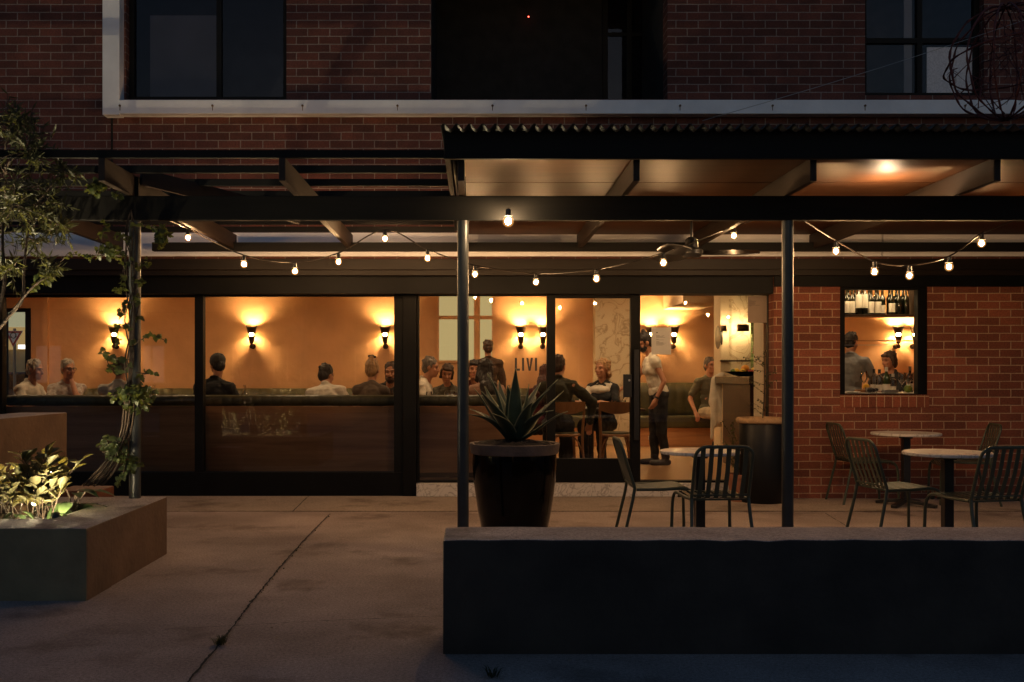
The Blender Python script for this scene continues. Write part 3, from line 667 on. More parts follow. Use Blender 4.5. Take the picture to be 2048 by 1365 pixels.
for p in o.data.polygons:
    if p.normal.z > .9: p.material_index = 1
m = MB(); m.box(PX(132,8.6), PX(216,8.6), 8.35, 8.75, .02, .36); o = m.build('timber_bench', wood('red_timber', (.10,.028,.012), (.17,.05,.02), .5, 'X'), None, bevel=.01, org=(PX(175,8.6), 8.55, 0))

# ================================================================ SCONCES
def sconce_parts(root, x, yw, z):
    ya = yw-.125
    mb = MB(); mb.lathe([(.060, -.012+.045), (.066, .05), (.088, .135), (.0855, .135), (.063, .05), (.058, .034)], (x, ya, z), 24); u = mb.build('upper_shade', M['brass'], root, smooth='auto')
    mb = MB()
    for zz in (.143, .166): mb.lathe([(.090, zz-.003), (.0935, zz-.003), (.0935, zz+.003), (.090, zz+.003), (.090, zz-.003)], (x, ya, z), 24)
    for i in range(22):
        t = 2*math.pi*i/22; p = Vector((x+.0915*math.cos(t), ya+.0915*math.sin(t), z)); mb.tube([p+Vector((0,0,.133)), p+Vector((0,0,.166))], .0028, 5)
    mb.build('gallery_ring', M['brass'], u)
    mb = MB(); mb.lathe([(.001, -.135), (.034, -.135), (.057, -.012), (.054, -.012), (.032, -.12)], (x, ya, z), 24); mb.build('lower_shade', M['brass'], root, smooth='auto')
    for i in range(3):
        pass
    mb = MB(); mb.ell((x, ya, z+.012), (.036, .036, .034)); mb.build('bulb', M['sbulb'], root, smooth=True)
    mb = MB(); mb.ell((x, ya, z+.085), (.03, .03, .03)); mb.build('bulb', M['sbulb_up'], root, smooth=True)
    mb = MB(); mb.ell((x, ya, z-.185), .037); mb.tube([(x, ya, z-.185), (x, ya, z-.13)], .016, 10); mb.tube([(x, ya, z-.185), (x, yw-.012, z-.185)], .012, 10); mb.tube([(x, yw-.014, z-.185), (x, yw, z-.185)], .045, 16)
    mb.tube([(x-.052, ya+.02, z-.03), (x-.058, ya+.02, z+.05)], .003, 5); mb.tube([(x+.052, ya+.02, z-.03), (x+.058, ya+.02, z+.05)], .003, 5)
    mb.build('wall_arm', M['brass'], root, smooth='auto')
sl_ = [(228, 'bronze wall sconce glowing beside the vine covered post'), (503, 'bronze wall sconce alone on the wall above the man in the black tee'),
       (770, 'bronze wall sconce above the woman with the hair bun'), (1042, 'left sconce of the close pair above the lettering on the glass'),
       (1086, 'right sconce of the close pair above the lettering, half behind the door frame'), (1302, 'wall sconce above the waitress, partly behind the sheet on the door'),
       (1348, 'wall sconce just right of the sheet taped to the door'), (1797, 'wall sconce seen whole through the small serving window'),
       (1831, 'wall sconce cut by the right edge of the serving window')]
for px, lb in sl_:
    yw = YB if px != 1302 and px != 1348 else YB
    x, z = PX(px, yw-.125), PZ(671, yw-.125)
    r = empty('wall_sconce', (x, yw, z), lb, 'wall lamp', 'bronze cone sconces on the restaurant walls'); sconce_parts(r, x, yw, z)
# two small rectangular bar lamps
M['barglow'] = em('bar_lamp_glow', (1, .68, .34), 560)
for (px, py, Y, wd, ht, lb) in ((1488, 656, 14.60, .165, .10, 'black half cylinder wall lamp on the veined stone wall of the bar'), (1449, 657, 14.54, .07, .08, 'small black wall lamp on the pale column beside the round mirror')):
    x, z = PX(px, Y-.08), PZ(py, Y-.08)
    r = empty('bar_lamp', (x, Y, z), lb, 'wall lamp'); m = MB()
    n = 12; vs = []
    for i in range(n+1):
        t = math.pi*i/n
        for zz in (-ht/2, ht/2): vs.append((x-wd/2*math.cos(t), Y-.03-.075*math.sin(t), z+zz))
    m.add(vs, [(2*i, 2*i+1, 2*i+3, 2*i+2) for i in range(n)]); o = m.build('shade', M['brass'], r, smooth=True); sd = o.modifiers.new('t', 'SOLIDIFY'); sd.thickness = .004
    m = MB(); m.ell((x, Y-.05, z), (.022, .02, .03)); m.build('bulb', M['barglow'], r, smooth=True)
    m = MB(); m.box(x-.03, x+.03, Y-.012, Y, z-.03, z+.03); m.tube([(x, Y-.012, z), (x, Y-.03, z)], .008, 8); m.build('bracket', M['brass'], r)
m = MB(); c = PT(1439.5, 675, 14.75); m.tube([c+Vector((-.02,0,0)), c+Vector((.0,0,0))], .19, 28); m.tube([c+Vector((-.028,0,0)), c+Vector((-.0205,0,0))], .175, 28)
tag(m.build('round_mirror', M['potglaze'], None, org=c), 'dark round mirror seen almost edge on beside the pale column', 'mirror')

# ================================================================ BANQUETTES, TABLES AND CHAIRS INSIDE
def channelled(mb, x0, x1, y, z0, z1, th, pitch=.11):
    n = max(1, int(round((x1-x0)/pitch))); q = (x1-x0)/n; sub = 6
    prof = [(0, z0), (-th*.75, z0+.01), (-th, z0+(z1-z0)*.25), (-th, z0+(z1-z0)*.7), (-th*.7, z1-.012), (0, z1), (th*.7, z1-.012), (th*.9, z1-.05), (th*.9, z0)]
    k = len(prof); base = len(mb.v)
    for i in range(n*sub+1):
        d = abs(math.sin(math.pi*i/sub))**.5
        for (py, pz) in prof:
            mb.v.append(Vector((x0+q*i/sub, y+py*(.86+.14*d), pz)))
    for i in range(n*sub):
        for j in range(k-1): mb.face((base+i*k+j, base+i*k+j+1, base+(i+1)*k+j+1, base+(i+1)*k+j))
    mb.face([base+j for j in range(k)]); mb.face([base+n*sub*k+j for j in range(k)][::-1])
bq = empty('banquette', (-2.9, 11.5, FZ), 'long walnut panelled banquette with olive leather roll, its back against the window', 'bench seat', 'olive leather banquettes')
xa, xb = PX(12, 11.25), PX(1052, 11.25)
m = MB(); m.box(xa+.002, xb-.002, 11.25, 11.29, FZ+.06, .975); m.build('back_panel', M['panel'], bq, bevel=.003)
m = MB(); m.box(xa+.02, xb-.02, 11.27, 11.31, FZ, FZ+.059); m.build('plinth', M['darkwood'], bq)
m = MB(); channelled(m, xa, xb, 11.31, .977, 1.102, .065); m.build('backrest', M['leather'], bq, smooth=True)
m = MB(); m.box(xa, xb, 11.30, 11.82, FZ+.25, .63); m.build('seat', M['leather'], bq, bevel=.03, segs=3)
m = MB(); m.box(xa, xb, 11.292, 11.78, FZ+.001, FZ+.249); m.build('base', M['panel'], bq)
for (pa, pb, zt, lb) in ((92, 1188, 1.105, 'long olive leather banquette along the back wall below the sconces'), (1268, 1440, 1.20, 'higher olive leather banquette in the corner behind the waitress')):
    xa, xb = PX(pa, 16.6), PX(pb, 16.6); yb_ = 16.5 if pa == 92 else 16.6
    b2_ = empty('banquette', ((xa+xb)/2, yb_, FZ), lb, 'bench seat', 'olive leather banquettes')
    m = MB(); channelled(m, xa, xb, 16.70, .60, zt, .09, .15); m.build('backrest', M['leather'], b2_, smooth=True)
    m = MB(); m.box(xa, xb, 16.12, 16.62, FZ+.30, .66); m.build('seat', M['leather'], b2_, bevel=.03, segs=3)
    m = MB(); m.box(xa, xb, 16.16, 16.62, FZ+.001, FZ+.299); m.build('base', M['panel'], b2_)
m = MB(); c = PT(1301, 876, 16.155); m.box(c.x-.035, c.x+.055, 16.15, 16.16, c.z-.03, c.z+.03); r = m.build('power_outlet', M['paper'], None, org=c, bevel=.003); tag(r, 'white power outlet on the dark base of the corner banquette', 'outlet')
m = MB(); m.tube([(c.x+.0, 16.148, c.z), (c.x+.0, 16.151, c.z)], .014, 12); m.build('socket_hole', M['blackm'], r)

def dining_table(x, y, w, d, label, top='darkwood'):
    t = empty('dining_table', (x, y, FZ), label, 'table', 'dark dining tables inside')
    m = MB(); m.box(x-w/2, x+w/2, y-d/2, y+d/2, FZ+.715, FZ+.745); m.build('tabletop', M[top], t, bevel=.006)
    m = MB(); m.tube([(x, y, FZ+.03), (x, y, FZ+.714)], .035, 12); m.build('pedestal', M['blackm'], t, smooth='auto')
    m = MB(); m.tube([(x, y, FZ), (x, y, FZ+.03)], .2, 20); m.build('base', M['blackm'], t, smooth='auto')
tb = [(100, 12.2, 'dining table between the two grey haired men at the left window'), (290, 12.2, 'dining table in front of the blurred man by the vine post'), (455, 12.2, 'dining table in front of the man in the black tee'),
      (650, 12.25, 'dining table in front of the man in the white shirt'), (762, 12.2, 'dining table between the bun haired woman and the bearded man'), (880, 12.25, 'dining table in front of the smiling short haired woman'),
      (985, 12.25, 'dining table behind the agave, before the long haired woman')]
for px, y, lb in tb: dining_table(PX(px, y), y, .7, .62, lb)
dining_table(PX(1182, 12.5), 12.5, 1.25, .7, 'wide dining table in front of the man in the dark green shirt')

def bentwood_chair(x, y, rz, label):
    t = empty('bentwood_chair', (x, y, FZ), label, 'chair', 'light bentwood chairs at the door end table', rz)
    z0 = FZ; L = dict(local=True)
    m = MB(); m.lathe([(.001, .44), (.17, .44), (.195, .445), (.2, .46), (.19, .472), (.001, .474)], (0, 0, 0), 28); m.build('seat', M['bentwood'], t, smooth='auto', **L)
    m = MB(); m.lathe([(.175, .473), (.17, .49), (.001, .492)], (0, 0, 0), 24); m.build('seat_pad', M['leather'], t, smooth='auto', **L)
    for s in (-1, 1):
        m = MB(); m.tube(catmull([(s*.205, -.30, 0), (s*.19, -.215, .25), (s*.185, -.195, .45), (s*.195, -.235, .68), (s*.19, -.285, .84)], 5), [.016]*10+[.018]*5+[.015]*6, 8); m.build('leg', M['bentwood'], t, smooth=True, **L)
        m = MB(); m.tube(catmull([(s*.17, .18, 0), (s*.15, .15, .25), (s*.14, .13, .44)], 5), .016, 8); m.build('leg', M['bentwood'], t, smooth=True, **L)
        m = MB(); m.tube(catmull([(s*.19, -.225, .20), (s*.155, -.15, .36), (s*.1, -.08, .43), (s*.12, .06, .36), (s*.158, .155, .22)], 4), .009, 6); m.build('brace', M['bentwood'], t, smooth=True, **L)
    def rail(za, zb_, th, bow):
        mb = MB(); n = 14; vs = []
        for i in range(n+1):
            u = i/n*2-1; x_ = u*.20; y_ = -.285-.05*(1-u*u); e = (1-u*u)
            lo, hi = za-bow*e, zb_
            for q in ((y_, lo), (y_-th, lo), (y_-th, hi), (y_, hi)): vs.append((x_, q[0]+ (q[1]-.8)*-.25, q[1]))
        fs = [(0,1,2,3), tuple(4*n+k for k in (3,2,1,0))]
        for i in range(n):
            for k in range(4): fs.append((4*i+k, 4*i+(k+1) % 4, 4*(i+1)+(k+1) % 4, 4*(i+1)+k))
        mb.add(vs, fs); return mb
    rail(.76, .85, .016, .05).build('backrest', M['bentwood'], t, smooth='auto', **L)
    return t
bentwood_chair(PX(1128, 11.72), 11.75, R(4), 'bentwood chair carrying the man in the dark green shirt')
bentwood_chair(PX(1233, 11.7), 11.72, R(-6), 'empty bentwood chair with wooden backrest beside the door stile')

# ---------------------------------------------------------------- bottles and glasses
def bottle(x, y, z, h, r, mat, label, cat='bottle', group=None, lab=None, cap=None, name='wine_bottle', neck=.36, lh=(.10, .45), shoulder=.12):
    t = empty(name, (x, y, z), label, cat, group); nz = h*(1-neck)
    m = MB(); m.lathe([(.001, 0), (r*.92, 0), (r, .006), (r, nz-shoulder*h*.4), (r*.88, nz+.01), (r*.42, nz+shoulder*h), (r*.36, nz+shoulder*h+.03), (r*.36, h-.012), (r*.42, h-.01), (r*.42, h), (.001, h)], (x, y, z), 16); m.build('bottle_body', M[mat], t, smooth='auto')
    if lab: m = MB(); m.lathe([(r+.0012, lh[0]*h), (r+.0012, lh[1]*h)], (x, y, z), 16); m.build('label', M[lab], t, smooth=True)
    if cap: m = MB(); m.lathe([(r*.45, h*.84), (r*.45, h+.002), (.001, h+.003)], (x, y, z), 12); m.build('cap', M[cap], t, smooth='auto')
    return t
def wine_glass(x, y, z, label, group=None, h=.21, r=.042):
    m = MB(); m.lathe([(.034, 0), (.034, .003), (.005, .008), (.004, h*.42), (.018, h*.47), (r, h*.66), (r*.96, h*.82), (r*.80, h)], (x, y, z), 18)
    return tag(m.build('wine_glass', M['cgl'], None, smooth=True, org=(x, y, z)), label, 'glass', group)
def tumbler(x, y, z, label, h=.10, r=.036, group=None):
    m = MB(); m.lathe([(.001, .004), (r*.85, .004), (r*.85, 0), (r, h), (r*.94, h), (r*.82, .012), (.001, .012)], (x, y, z), 16)
    return tag(m.build('tumbler', M['cgl'], None, smooth='auto', org=(x, y, z)), label, 'glass', group)
TZ = FZ+.746
for px, y, lb in ((213, 12.2, 'clear water bottle standing left of the vine covered post'), (308, 12.15, 'clear water bottle standing right of the vine covered post'), (489, 12.15, 'clear water bottle beside the man in the black tee'), (783, 12.1, 'clear water bottle in front of the bearded man'), (1018, 12.15, 'clear water bottle behind the tips of the agave')):
    bottle(PX(px, y), y, TZ, .29, .038, 'cgl', lb, name='water_bottle', neck=.42, group='water bottles on the dining tables')
for px, y, lb in ((858, 12.2, 'wine glass before the man in the cream shirt'), (895, 12.15, 'wine glass in front of the smiling woman'), (904, 12.25, 'wine glass right of the smiling woman, next to the steel post'), (912, 12.1, 'wine glass nearest the steel post'), (945, 12.2, 'wine glass just right of the steel post'), (1243, 12.45, 'wine glass near the black lock box'), (1096, 12.5, 'wine glass behind the mullion by the man in green')):
    wine_glass(PX(px, y), y, TZ, lb, 'wine glasses on the dining tables')
for px, y, lb in ((1093, 12.3, 'lit tumbler left of the man in green'), (1246, 12.35, 'tumbler of water beyond the empty bentwood chair'), (1229, 12.3, 'short tumbler by the blonde woman')): tumbler(PX(px, y), y, TZ, lb)
m = MB(); c = Vector((PX(1170, 12.4), 12.4, TZ)); m.lathe([(.001, 0), (.06, 0), (.11, .014), (.105, .016), (.055, .006), (.001, .006)], c, 24); tag(m.build('plate', M['paper'], None, smooth='auto', org=c), 'white plate at the edge of the table beside the green shirt', 'plate')

# ---------------------------------------------------------------- bar counter
bar = empty('bar_counter', (3.6, 12.4, FZ), 'bar counter with a thick polished dark stone top and pale end post', 'bar counter')
xl, xr = PX(1431, 13.4), 4.6
M['darkmarble'] = marble('dark_marble', (.03, .018, .010), (.10, .065, .04), 6, .15)
m = MB(); m.box(xl, 4.3, 11.75, 13.45, 1.215, 1.305); m.build('counter_top', M['darkmarble'], bar, bevel=.008)
m = MB(); m.box(xl+.05, 4.3, 11.9, 13.2, FZ, 1.214); m.build('counter_body', M['darkwood'], bar, bevel=.004)
m = MB(); m.box(PX(1446, 13.3), PX(1461, 13.3)+.02, 13.23, 13.36, FZ, 1.214); m.build('end_post', M['creamwall'], bar, bevel=.004)
c = PT(1487, 752, 12.75); zb_ = 1.306
fb = empty('fruit_bowl', (c.x, c.y, zb_), 'wide dark oval bowl piled with fruit on the bar top', 'bowl')
m = MB(); pr = [(.06, 0), (.13, .018), (.235, .06), (.25, .066), (.23, .058), (.12, .026), (.001, .018)]
m.lathe(pr, (c.x, c.y, zb_), 28)
for v in m.v: v.y = c.y+(v.y-c.y)*.6
m.build('bowl', M['glaze'], fb, smooth='auto')
for dx, dy, dz, r_, mt, lb, nm in ((.03, .03, .105, .048, 'orange', 'large orange on top of the fruit bowl', 'orange'), (-.09, 0, .075, .035, 'lemon', 'yellow lemon at the left of the fruit bowl', 'lemon'), (-.02, -.04, .07, .034, 'lemon', 'pale lemon half before the orange in the bowl', 'lemon'),
                                (.13, -.02, .08, .04, 'lemon', 'yellow lemon at the right rim of the fruit bowl', 'lemon'), (.07, -.05, .068, .026, 'redf', 'red fruit below the orange in the bowl', 'plum'), (-.14, -.02, .07, .03, 'lime', 'green lime at the far left of the fruit bowl', 'lime'), (.105, -.055, .066, .022, 'redf', 'small red fruit right of the other in the bowl', 'plum')):
    p = Vector((c.x+dx, c.y+dy, zb_+dz)); m = MB(); m.ell(p, (r_*1.12, r_, r_*.95)); tag(m.build(nm, M[mt], None, smooth=True, org=p), lb, 'fruit')
# jacket hanging from the end of the bar
m = MB(); c = PT(1431, 760, 13.5)
xs = c.x
for i in range(1):
    m.rc((xs+.10, 13.55, 1.32), (xs+.0, 13.50, 1.26), .05, .06); m.rc((xs+.0, 13.5, 1.26), (xs-.03, 13.5, .95), .06, .065); m.rc((xs+.06, 13.52, 1.22), (xs+.06, 13.52, .72), .085, .10); m.rc((xs-.03, 13.47, .98), (xs-.02, 13.46, .66), .055, .045); m.rc((xs-.05, 13.45, .8), (xs-.06, 13.45, .48), .03, .025)
jk = m.build('hanging_jacket', pm('cream_cloth', (.62,.54,.42), .85, .1, 8, .3, 20), None, smooth=True, org=(xs, 13.5, 1.3)); rm = jk.modifiers.new('r', 'REMESH'); rm.mode = 'VOXEL'; rm.voxel_size = .012; rm.use_smooth_shade = True
sm = jk.modifiers.new('s', 'SMOOTH'); sm.iterations = 3; tag(jk, 'cream jacket hanging over the end of the dark bar', 'jacket')
# bar bottles beside the bartender
bottle(PX(1521, 12.3), 12.3, 1.306, .16, .03, 'bottle', 'small dark bottle by the bartender on the bar top', lab='label', name='sauce_bottle')
tumbler(PX(1528, 12.2), 12.2, 1.306, 'tumbler at the right end of the bar top')

# ---------------------------------------------------------------- serving window: shelf, bottles, counter
ysf = 11.45; zs = PZ(630.5, ysf)
sh = empty('bottle_shelf', (4.7, ysf, zs), 'wooden wine shelf across the top of the serving window with a glass shelf below', 'shelf')
xa, xb = PX(1688, ysf), PX(1826, ysf)
m = MB(); m.box(xa-.3, xb+.05, ysf-.10, ysf+.14, zs-.02, zs); m.build('shelf_board', M['darkwood'], sh, bevel=.003)
m = MB(); m.box(xa-.3, xb+.09, ysf-.1, ysf+.12, PZ(682,ysf)-.005, PZ(682,ysf)+.005); m.build('glass_shelf', M['cgl'], sh)
m = MB(); m.box(xa-.3, xb-.15, ysf+.10, ysf+.108, PZ(690,ysf)-.004, PZ(690,ysf)+.004); m.build('shelf_rail', M['steel'], sh)
m = MB(); m.box(xb+.0, xb+.06, ysf-.08, ysf+.14, zs, 2.8); m.build('shelf_upright', M['darkwood'], sh)
m = MB(); m.tube([(xb+.075, ysf-.06, PZ(700,ysf)), (xb+.075, ysf-.06, 2.8)], .016, 10); m.build('shelf_pole', M['brass'], sh)
M['strip'] = em('led_strip', (1, .72, .36), 60)
st = empty('light_strip', (4.6, ysf+.1, zs+.42), 'warm light strip along the top of the wine shelf', 'lamp')
m = MB(); m.box(xa-.2, xb-.06, ysf-.145, ysf-.125, zs+.36, zs+.372); m.build('lamp_strip', M['strip'], st)
m = MB(); m.box(xa-.2, xb-.06, ysf-.15, ysf-.12, zs+.373, zs+.385); m.build('strip_housing', M['steel'], st)
wr = .0335
wb = [(1693, 'label', (.07,.5)), (1704, 'label', (.07,.5)), (1717.5, 'label', (.25,.74)), (1730, 'label', (.25,.74)), (1742.5, 'label', (.07,.48)), (1756, 'label', (.07,.48)), (1768, 'label', (.07,.36)), (1784, 'label', (.10,.42)), (1798, None, 0), (1812, None, 0)]
lbs = ['wine bottle cut by the left edge of the serving window', 'wine bottle with wide white label, second on the shelf', 'tall labelled wine bottle with square shoulders, left of two', 'tall labelled wine bottle with square shoulders, right of two', 'slope shouldered wine bottle with plain white label, left of its pair', 'slope shouldered wine bottle with plain white label, right of its pair', 'wine bottle with short low label set slightly back', 'wine bottle with broad cream label near the shelf end', 'unlabelled dark wine bottle beside the last one on the shelf', 'last dark unlabelled wine bottle at the right of the shelf']
for (px, lab, lh), lb in zip(wb, lbs):
    bottle(PX(px, ysf), ysf+(.05 if px == 1768 else 0), zs, .315, wr, 'bottle', lb, lab=lab, lh=lh or (.1,.4), neck=.30 if 1715 < px < 1735 else .42, group='wine bottles on the serving window shelf')
for i in range(9):
    px = 1697+i*13.6; bottle(PX(px, ysf+.1), ysf+.1, zs, .31, .035, 'bottle', 'dark wine bottle in the back row of the shelf, half hidden by the front row', group='back row of wine bottles on the shelf')
zc = PZ(786, 11.35)
ct = empty('window_counter', (4.5, 11.5, zc), 'pale stone counter behind the sill of the serving window', 'counter')
m = MB(); m.box(PX(1640, 11.4), PX(1900, 11.4), YG+.145, 12.0, zc-.04, zc); m.build('counter_top', M['marble'], ct, bevel=.004)
m = MB(); m.box(PX(1640, 11.4), PX(1900, 11.4), YG+.16, 11.9, FZ, zc-.041); m.build('counter_body', M['panel'], ct)
for px, y, h, r_, mt, lab, cap, lb in ((1748, 11.6, .27, .038, 'cgl', 'label', 'blackm', 'clear spirit bottle with black cap, left of two on the counter'), (1759, 11.52, .265, .038, 'cgl', 'label', 'blackm', 'clear spirit bottle with black cap, right of two on the counter'),
                                  (1773, 11.45, .29, .040, 'gbottle', 'label', 'label', 'green glass bottle with shield label and pale cap'), (1786, 11.45, .215, .034, 'cgl', 'label', 'label', 'short pale bottle with a cream label next to the green one'), (1820, 11.7, .30, .036, 'bottle', 'label', 'rim', 'dark bottle with tan capsule behind the wine glasses')):
    bottle(PX(px, y), y, zc, h, r_, mt, lb, lab=lab, cap=cap, name='spirit_bottle', lh=(.08, .34))
for px, y, lb in ((1804, 11.45, 'first wine glass on the serving counter, left of the green fruit'), (1817, 11.5, 'middle wine glass behind the green fruit'), (1831, 11.5, 'last wine glass at the right edge of the serving window'), (1728, 11.85, 'wine glass near the denim sleeve')):
    wine_glass(PX(px, y), y, zc, lb, 'wine glasses on the serving counter', .23 if px > 1740 else .25)
for px, y, r_, lb in ((1816, 11.34, .047, 'round green fruit on the counter, left of two'), (1838, 11.34, .052, 'round green fruit on the counter, right of two at the frame')):
    p = Vector((PX(px, y), y, zc+r_*.95)); m = MB(); m.ell(p, (r_, r_, r_*.97)); o = m.build('green_fruit', M['lime'], None, smooth=True, org=p); tag(o, lb, 'fruit'); mm = MB(); mm.tube([p+Vector((0,0,r_*.9)), p+Vector((.004,0,r_*1.1))], .004, 6); mm.build('stalk', M['bark'], o)
p = Vector((PX(1732, 11.5), 11.5, zc+.07)); m = MB(); m.ell(p, (.038, .033, .034)); tag(m.build('lemon', M['lemon'], None, smooth=True, org=p), 'yellow lemon standing out beside the denim jacket', 'fruit')
tumbler(PX(1737, 11.38), 11.38, zc, 'short tumbler in front of the yellow lemon', .06, .04); tumbler(PX(1749, 11.36), 11.36, zc, 'amber tinted tumbler beside the clear spirit bottles', .055, .034)
m = MB(); x, y = PX(1729, 11.5), 11.5; m.box(x-.09, x+.09, y-.05, y+.07, zc, zc+.034); tag(m.build('chopping_board', M['bentwood'], None, bevel=.004, org=(x, y, zc)), 'pale chopping board under the yellow lemon', 'board')
m = MB(); x, y = PX(1746, 11.25), 11.25
for i in range(7): m.ell((x+random.uniform(-.05, .05), y+random.uniform(-.02, .02), zc+.02+random.uniform(0, .02)), (.035, .03, .022))
o = m.build('folded_cloth', M['blackm'], None, smooth=True, org=(x, y, zc)); rm = o.modifiers.new('r', 'REMESH'); rm.mode = 'VOXEL'; rm.voxel_size = .006; rm.use_smooth_shade = True; tag(o, 'crumpled black cloth on the serving counter', 'cloth')
m = MB(); x = PX(1779, 11.24); m.box(x-.08, x+.085, 11.19, 11.26, zc, zc+.035); tag(m.build('steel_tray', M['steel'], None, bevel=.004, org=(x, 11.22, zc)), 'brushed steel tray at the front of the serving counter', 'tray')
m = MB(); x, y = PX(1706, 11.25), 11.25; m.lathe([(.001, 0), (.05, 0), (.085, .014), (.08, .016), (.001, .006)], (x, y, zc), 24); tag(m.build('plate', M['paper'], None, smooth='auto', org=(x, y, zc)), 'white plate in the left corner of the serving counter', 'plate')

# ================================================================ SHEETS TAPED TO THE GLASS
def sheet(name, a, b, c, d, rows, label, mat='paper'):
    y = YG-.009; x0, x1, z0, z1 = PX(a, y), PX(b, y), PZ(d, y), PZ(c, y)
    m = MB(); m.box(x0, x1, y-.0012, y, z0, z1); o = m.build(name, M[mat], None, org=((x0+x1)/2, y, (z0+z1)/2)); tag(o, label, 'sheet')
    m = MB(); w_, h_ = x1-x0, z1-z0
    for (u0, u1, v, th) in rows: m.box(x0+u0*w_, x0+u1*w_, y-.0019, y-.0014, z1-(v+th)*h_, z1-v*h_)
    m.build('text_line', M['ink'], o); return o
sheet('menu_sheet', 1303, 1342, 655.5, 709.5, [(.24,.32,.17,.035), (.24,.42,.30,.012), (.52,.66,.30,.008), (.24,.60,.335,.008), (.24,.70,.36,.008), (.24,.36,.43,.008), (.24,.64,.455,.006), (.24,.40,.52,.012), (.24,.60,.555,.007), (.24,.72,.575,.007), (.24,.62,.595,.007), (.24,.66,.63,.007), (.24,.56,.65,.007)], 'white printed menu sheet taped to the door glass beside the waitress')
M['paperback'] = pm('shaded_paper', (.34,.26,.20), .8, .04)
sheet('notice_sheet', 1495.5, 1533.5, 592.5, 646, [(.06,.20,.15,.008), (.06,.42,.185,.008), (.06,.44,.215,.008), (.06,.36,.245,.008), (.06,.42,.275,.008), (.06,.38,.305,.008), (.06,.62,.34,.008), (.06,.20,.37,.008)], 'greyish notice sheet taped high on the glass at the right end of the doorway', 'paperback')

# ================================================================ FURNITURE OUTSIDE
def bistro_table(x, y, r_, label):
    t = empty('bistro_table', (x, y, 0), label, 'table', 'round marble bistro tables on the pavement')
    z = .745
    m = MB(); m.lathe([(.001, z-.026), (r_-.006, z-.026), (r_, z-.02), (r_, z-.005), (r_-.005, z), (.001, z)], (x, y, 0), 48); m.build('tabletop', M['tabletop'], t, smooth='auto')
    m = MB(); m.box(x-.035, x+.035, y-.035, y+.035, .05, z-.06); m.build('pedestal', M['blackm'], t, bevel=.004)
    m = MB(); m.box(x-.05, x+.05, y-.05, y+.05, z-.059, z-.0265); m.build('top_plate', M['blackm'], t, bevel=.003)
    for a in (45, 135, 225, 315):
        d = Vector((math.cos(R(a)), math.sin(R(a)), 0)); mb = MB(); mb.bar(Vector((x, y, .06))+d*.03, Vector((x, y, .022))+d*.30, .06, .03); mb.build('foot', M['blackm'], t, bevel=.004)
bistro_table(1.74, 7.74, .305, 'round marble bistro table in front of the open doorway')
bistro_table(4.36, 10.12, .335, 'round marble bistro table against the brick wall')
bistro_table(3.59, 7.60, .32, 'round marble bistro table at the right, nearer the low wall')
def make_chair(label):
    t = empty('slatted_chair', (0, 0, 0), label, 'chair', 'olive slatted steel chairs'); L = dict(local=True); mt = M['chair']
    hw = .208; zs_ = .445
    # back hoop with rounded top corners, in a plane that leans back
    def bp(x, u): return Vector((x, -.015-.115*u, zs_+u*.375))          # u 0..1 up the backrest
    pts = [bp(-hw, 0), bp(-hw, .4), bp(-hw*1.0, .8)]
    for k in range(1, 7):
        a = math.pi/2*k/6; pts.append(bp(-hw+.075*(1-math.cos(a)), .8+.2*math.sin(a)))
    pts += [Vector((-p.x, p.y, p.z)) for p in pts[::-1]]
    m = MB(); m.tube(pts, .0125, 10); m.build('back_frame', mt, t, smooth='auto', **L)
    m = MB()
    for i in range(6):
        x = (i-2.5)*.062
        for (u0, u1) in ((.0, .5), (.5, .985)):
            a, b = bp(x, u0), bp(x, u1); bow = Vector((0, -.012, 0))
            a2 = a+(bow if u0 else Vector()); b2_ = b+(bow if u1 == .5 else Vector()); m.bar(a2, b2_, .033, .004, up=(0, 1, .3))
    m.bar(bp(-hw, .06), bp(hw, .06), .02, .012); m.build('backrest', mt, t, **L)
    m = MB(); prof = [(.0, zs_), (.10, zs_-.008), (.22, zs_+.002), (.34, zs_+.012), (.395, zs_+.008), (.43, zs_-.012), (.445, zs_-.045)]
    for i in range(7):
        x = (i-3)*.056; vs = []
        for (yy, zz) in prof: vs += [(x-.0165, yy, zz), (x+.0165, yy, zz), (x+.0165, yy-.001, zz-.004), (x-.0165, yy-.001, zz-.004)]
        fs = [(0,1,2,3)]
        for j in range(len(prof)-1):
            for q in range(4): fs.append((4*j+q, 4*j+4+q, 4*j+4+(q+1) % 4, 4*j+(q+1) % 4))
        m.add(vs, fs)
    m.bar((-hw, .012, zs_-.014), (hw, .012, zs_-.014), .022, .012); m.bar((-hw, .40, zs_-.014), (hw, .40, zs_-.014), .022, .012)
    m.build('seat', mt, t, **L)
    for s in (-1, 1):
        m = MB(); m.tube([bp(s*hw, 0)+Vector((0, 0, .004)), Vector((s*.212, -.03, .36)), Vector((s*.232, -.115, 0))], .0125, 10); m.build('leg', mt, t, smooth='auto', **L)
        m = MB(); m.tube(catmull([(s*hw, .0, zs_-.01), (s*.212, .2, zs_-.008), (s*.215, .36, zs_-.002), (s*.218, .425, zs_-.03), (s*.222, .45, zs_-.10), (s*.226, .455, .2), (s*.23, .46, 0)], 4), .0125, 10); m.build('leg', mt, t, smooth='auto', **L)
    return t
ch = make_chair('slatted green chair left of the doorway table, facing right')
ch.location = (1.26, 8.0, 0); ch.rotation_euler.z = R(-90)
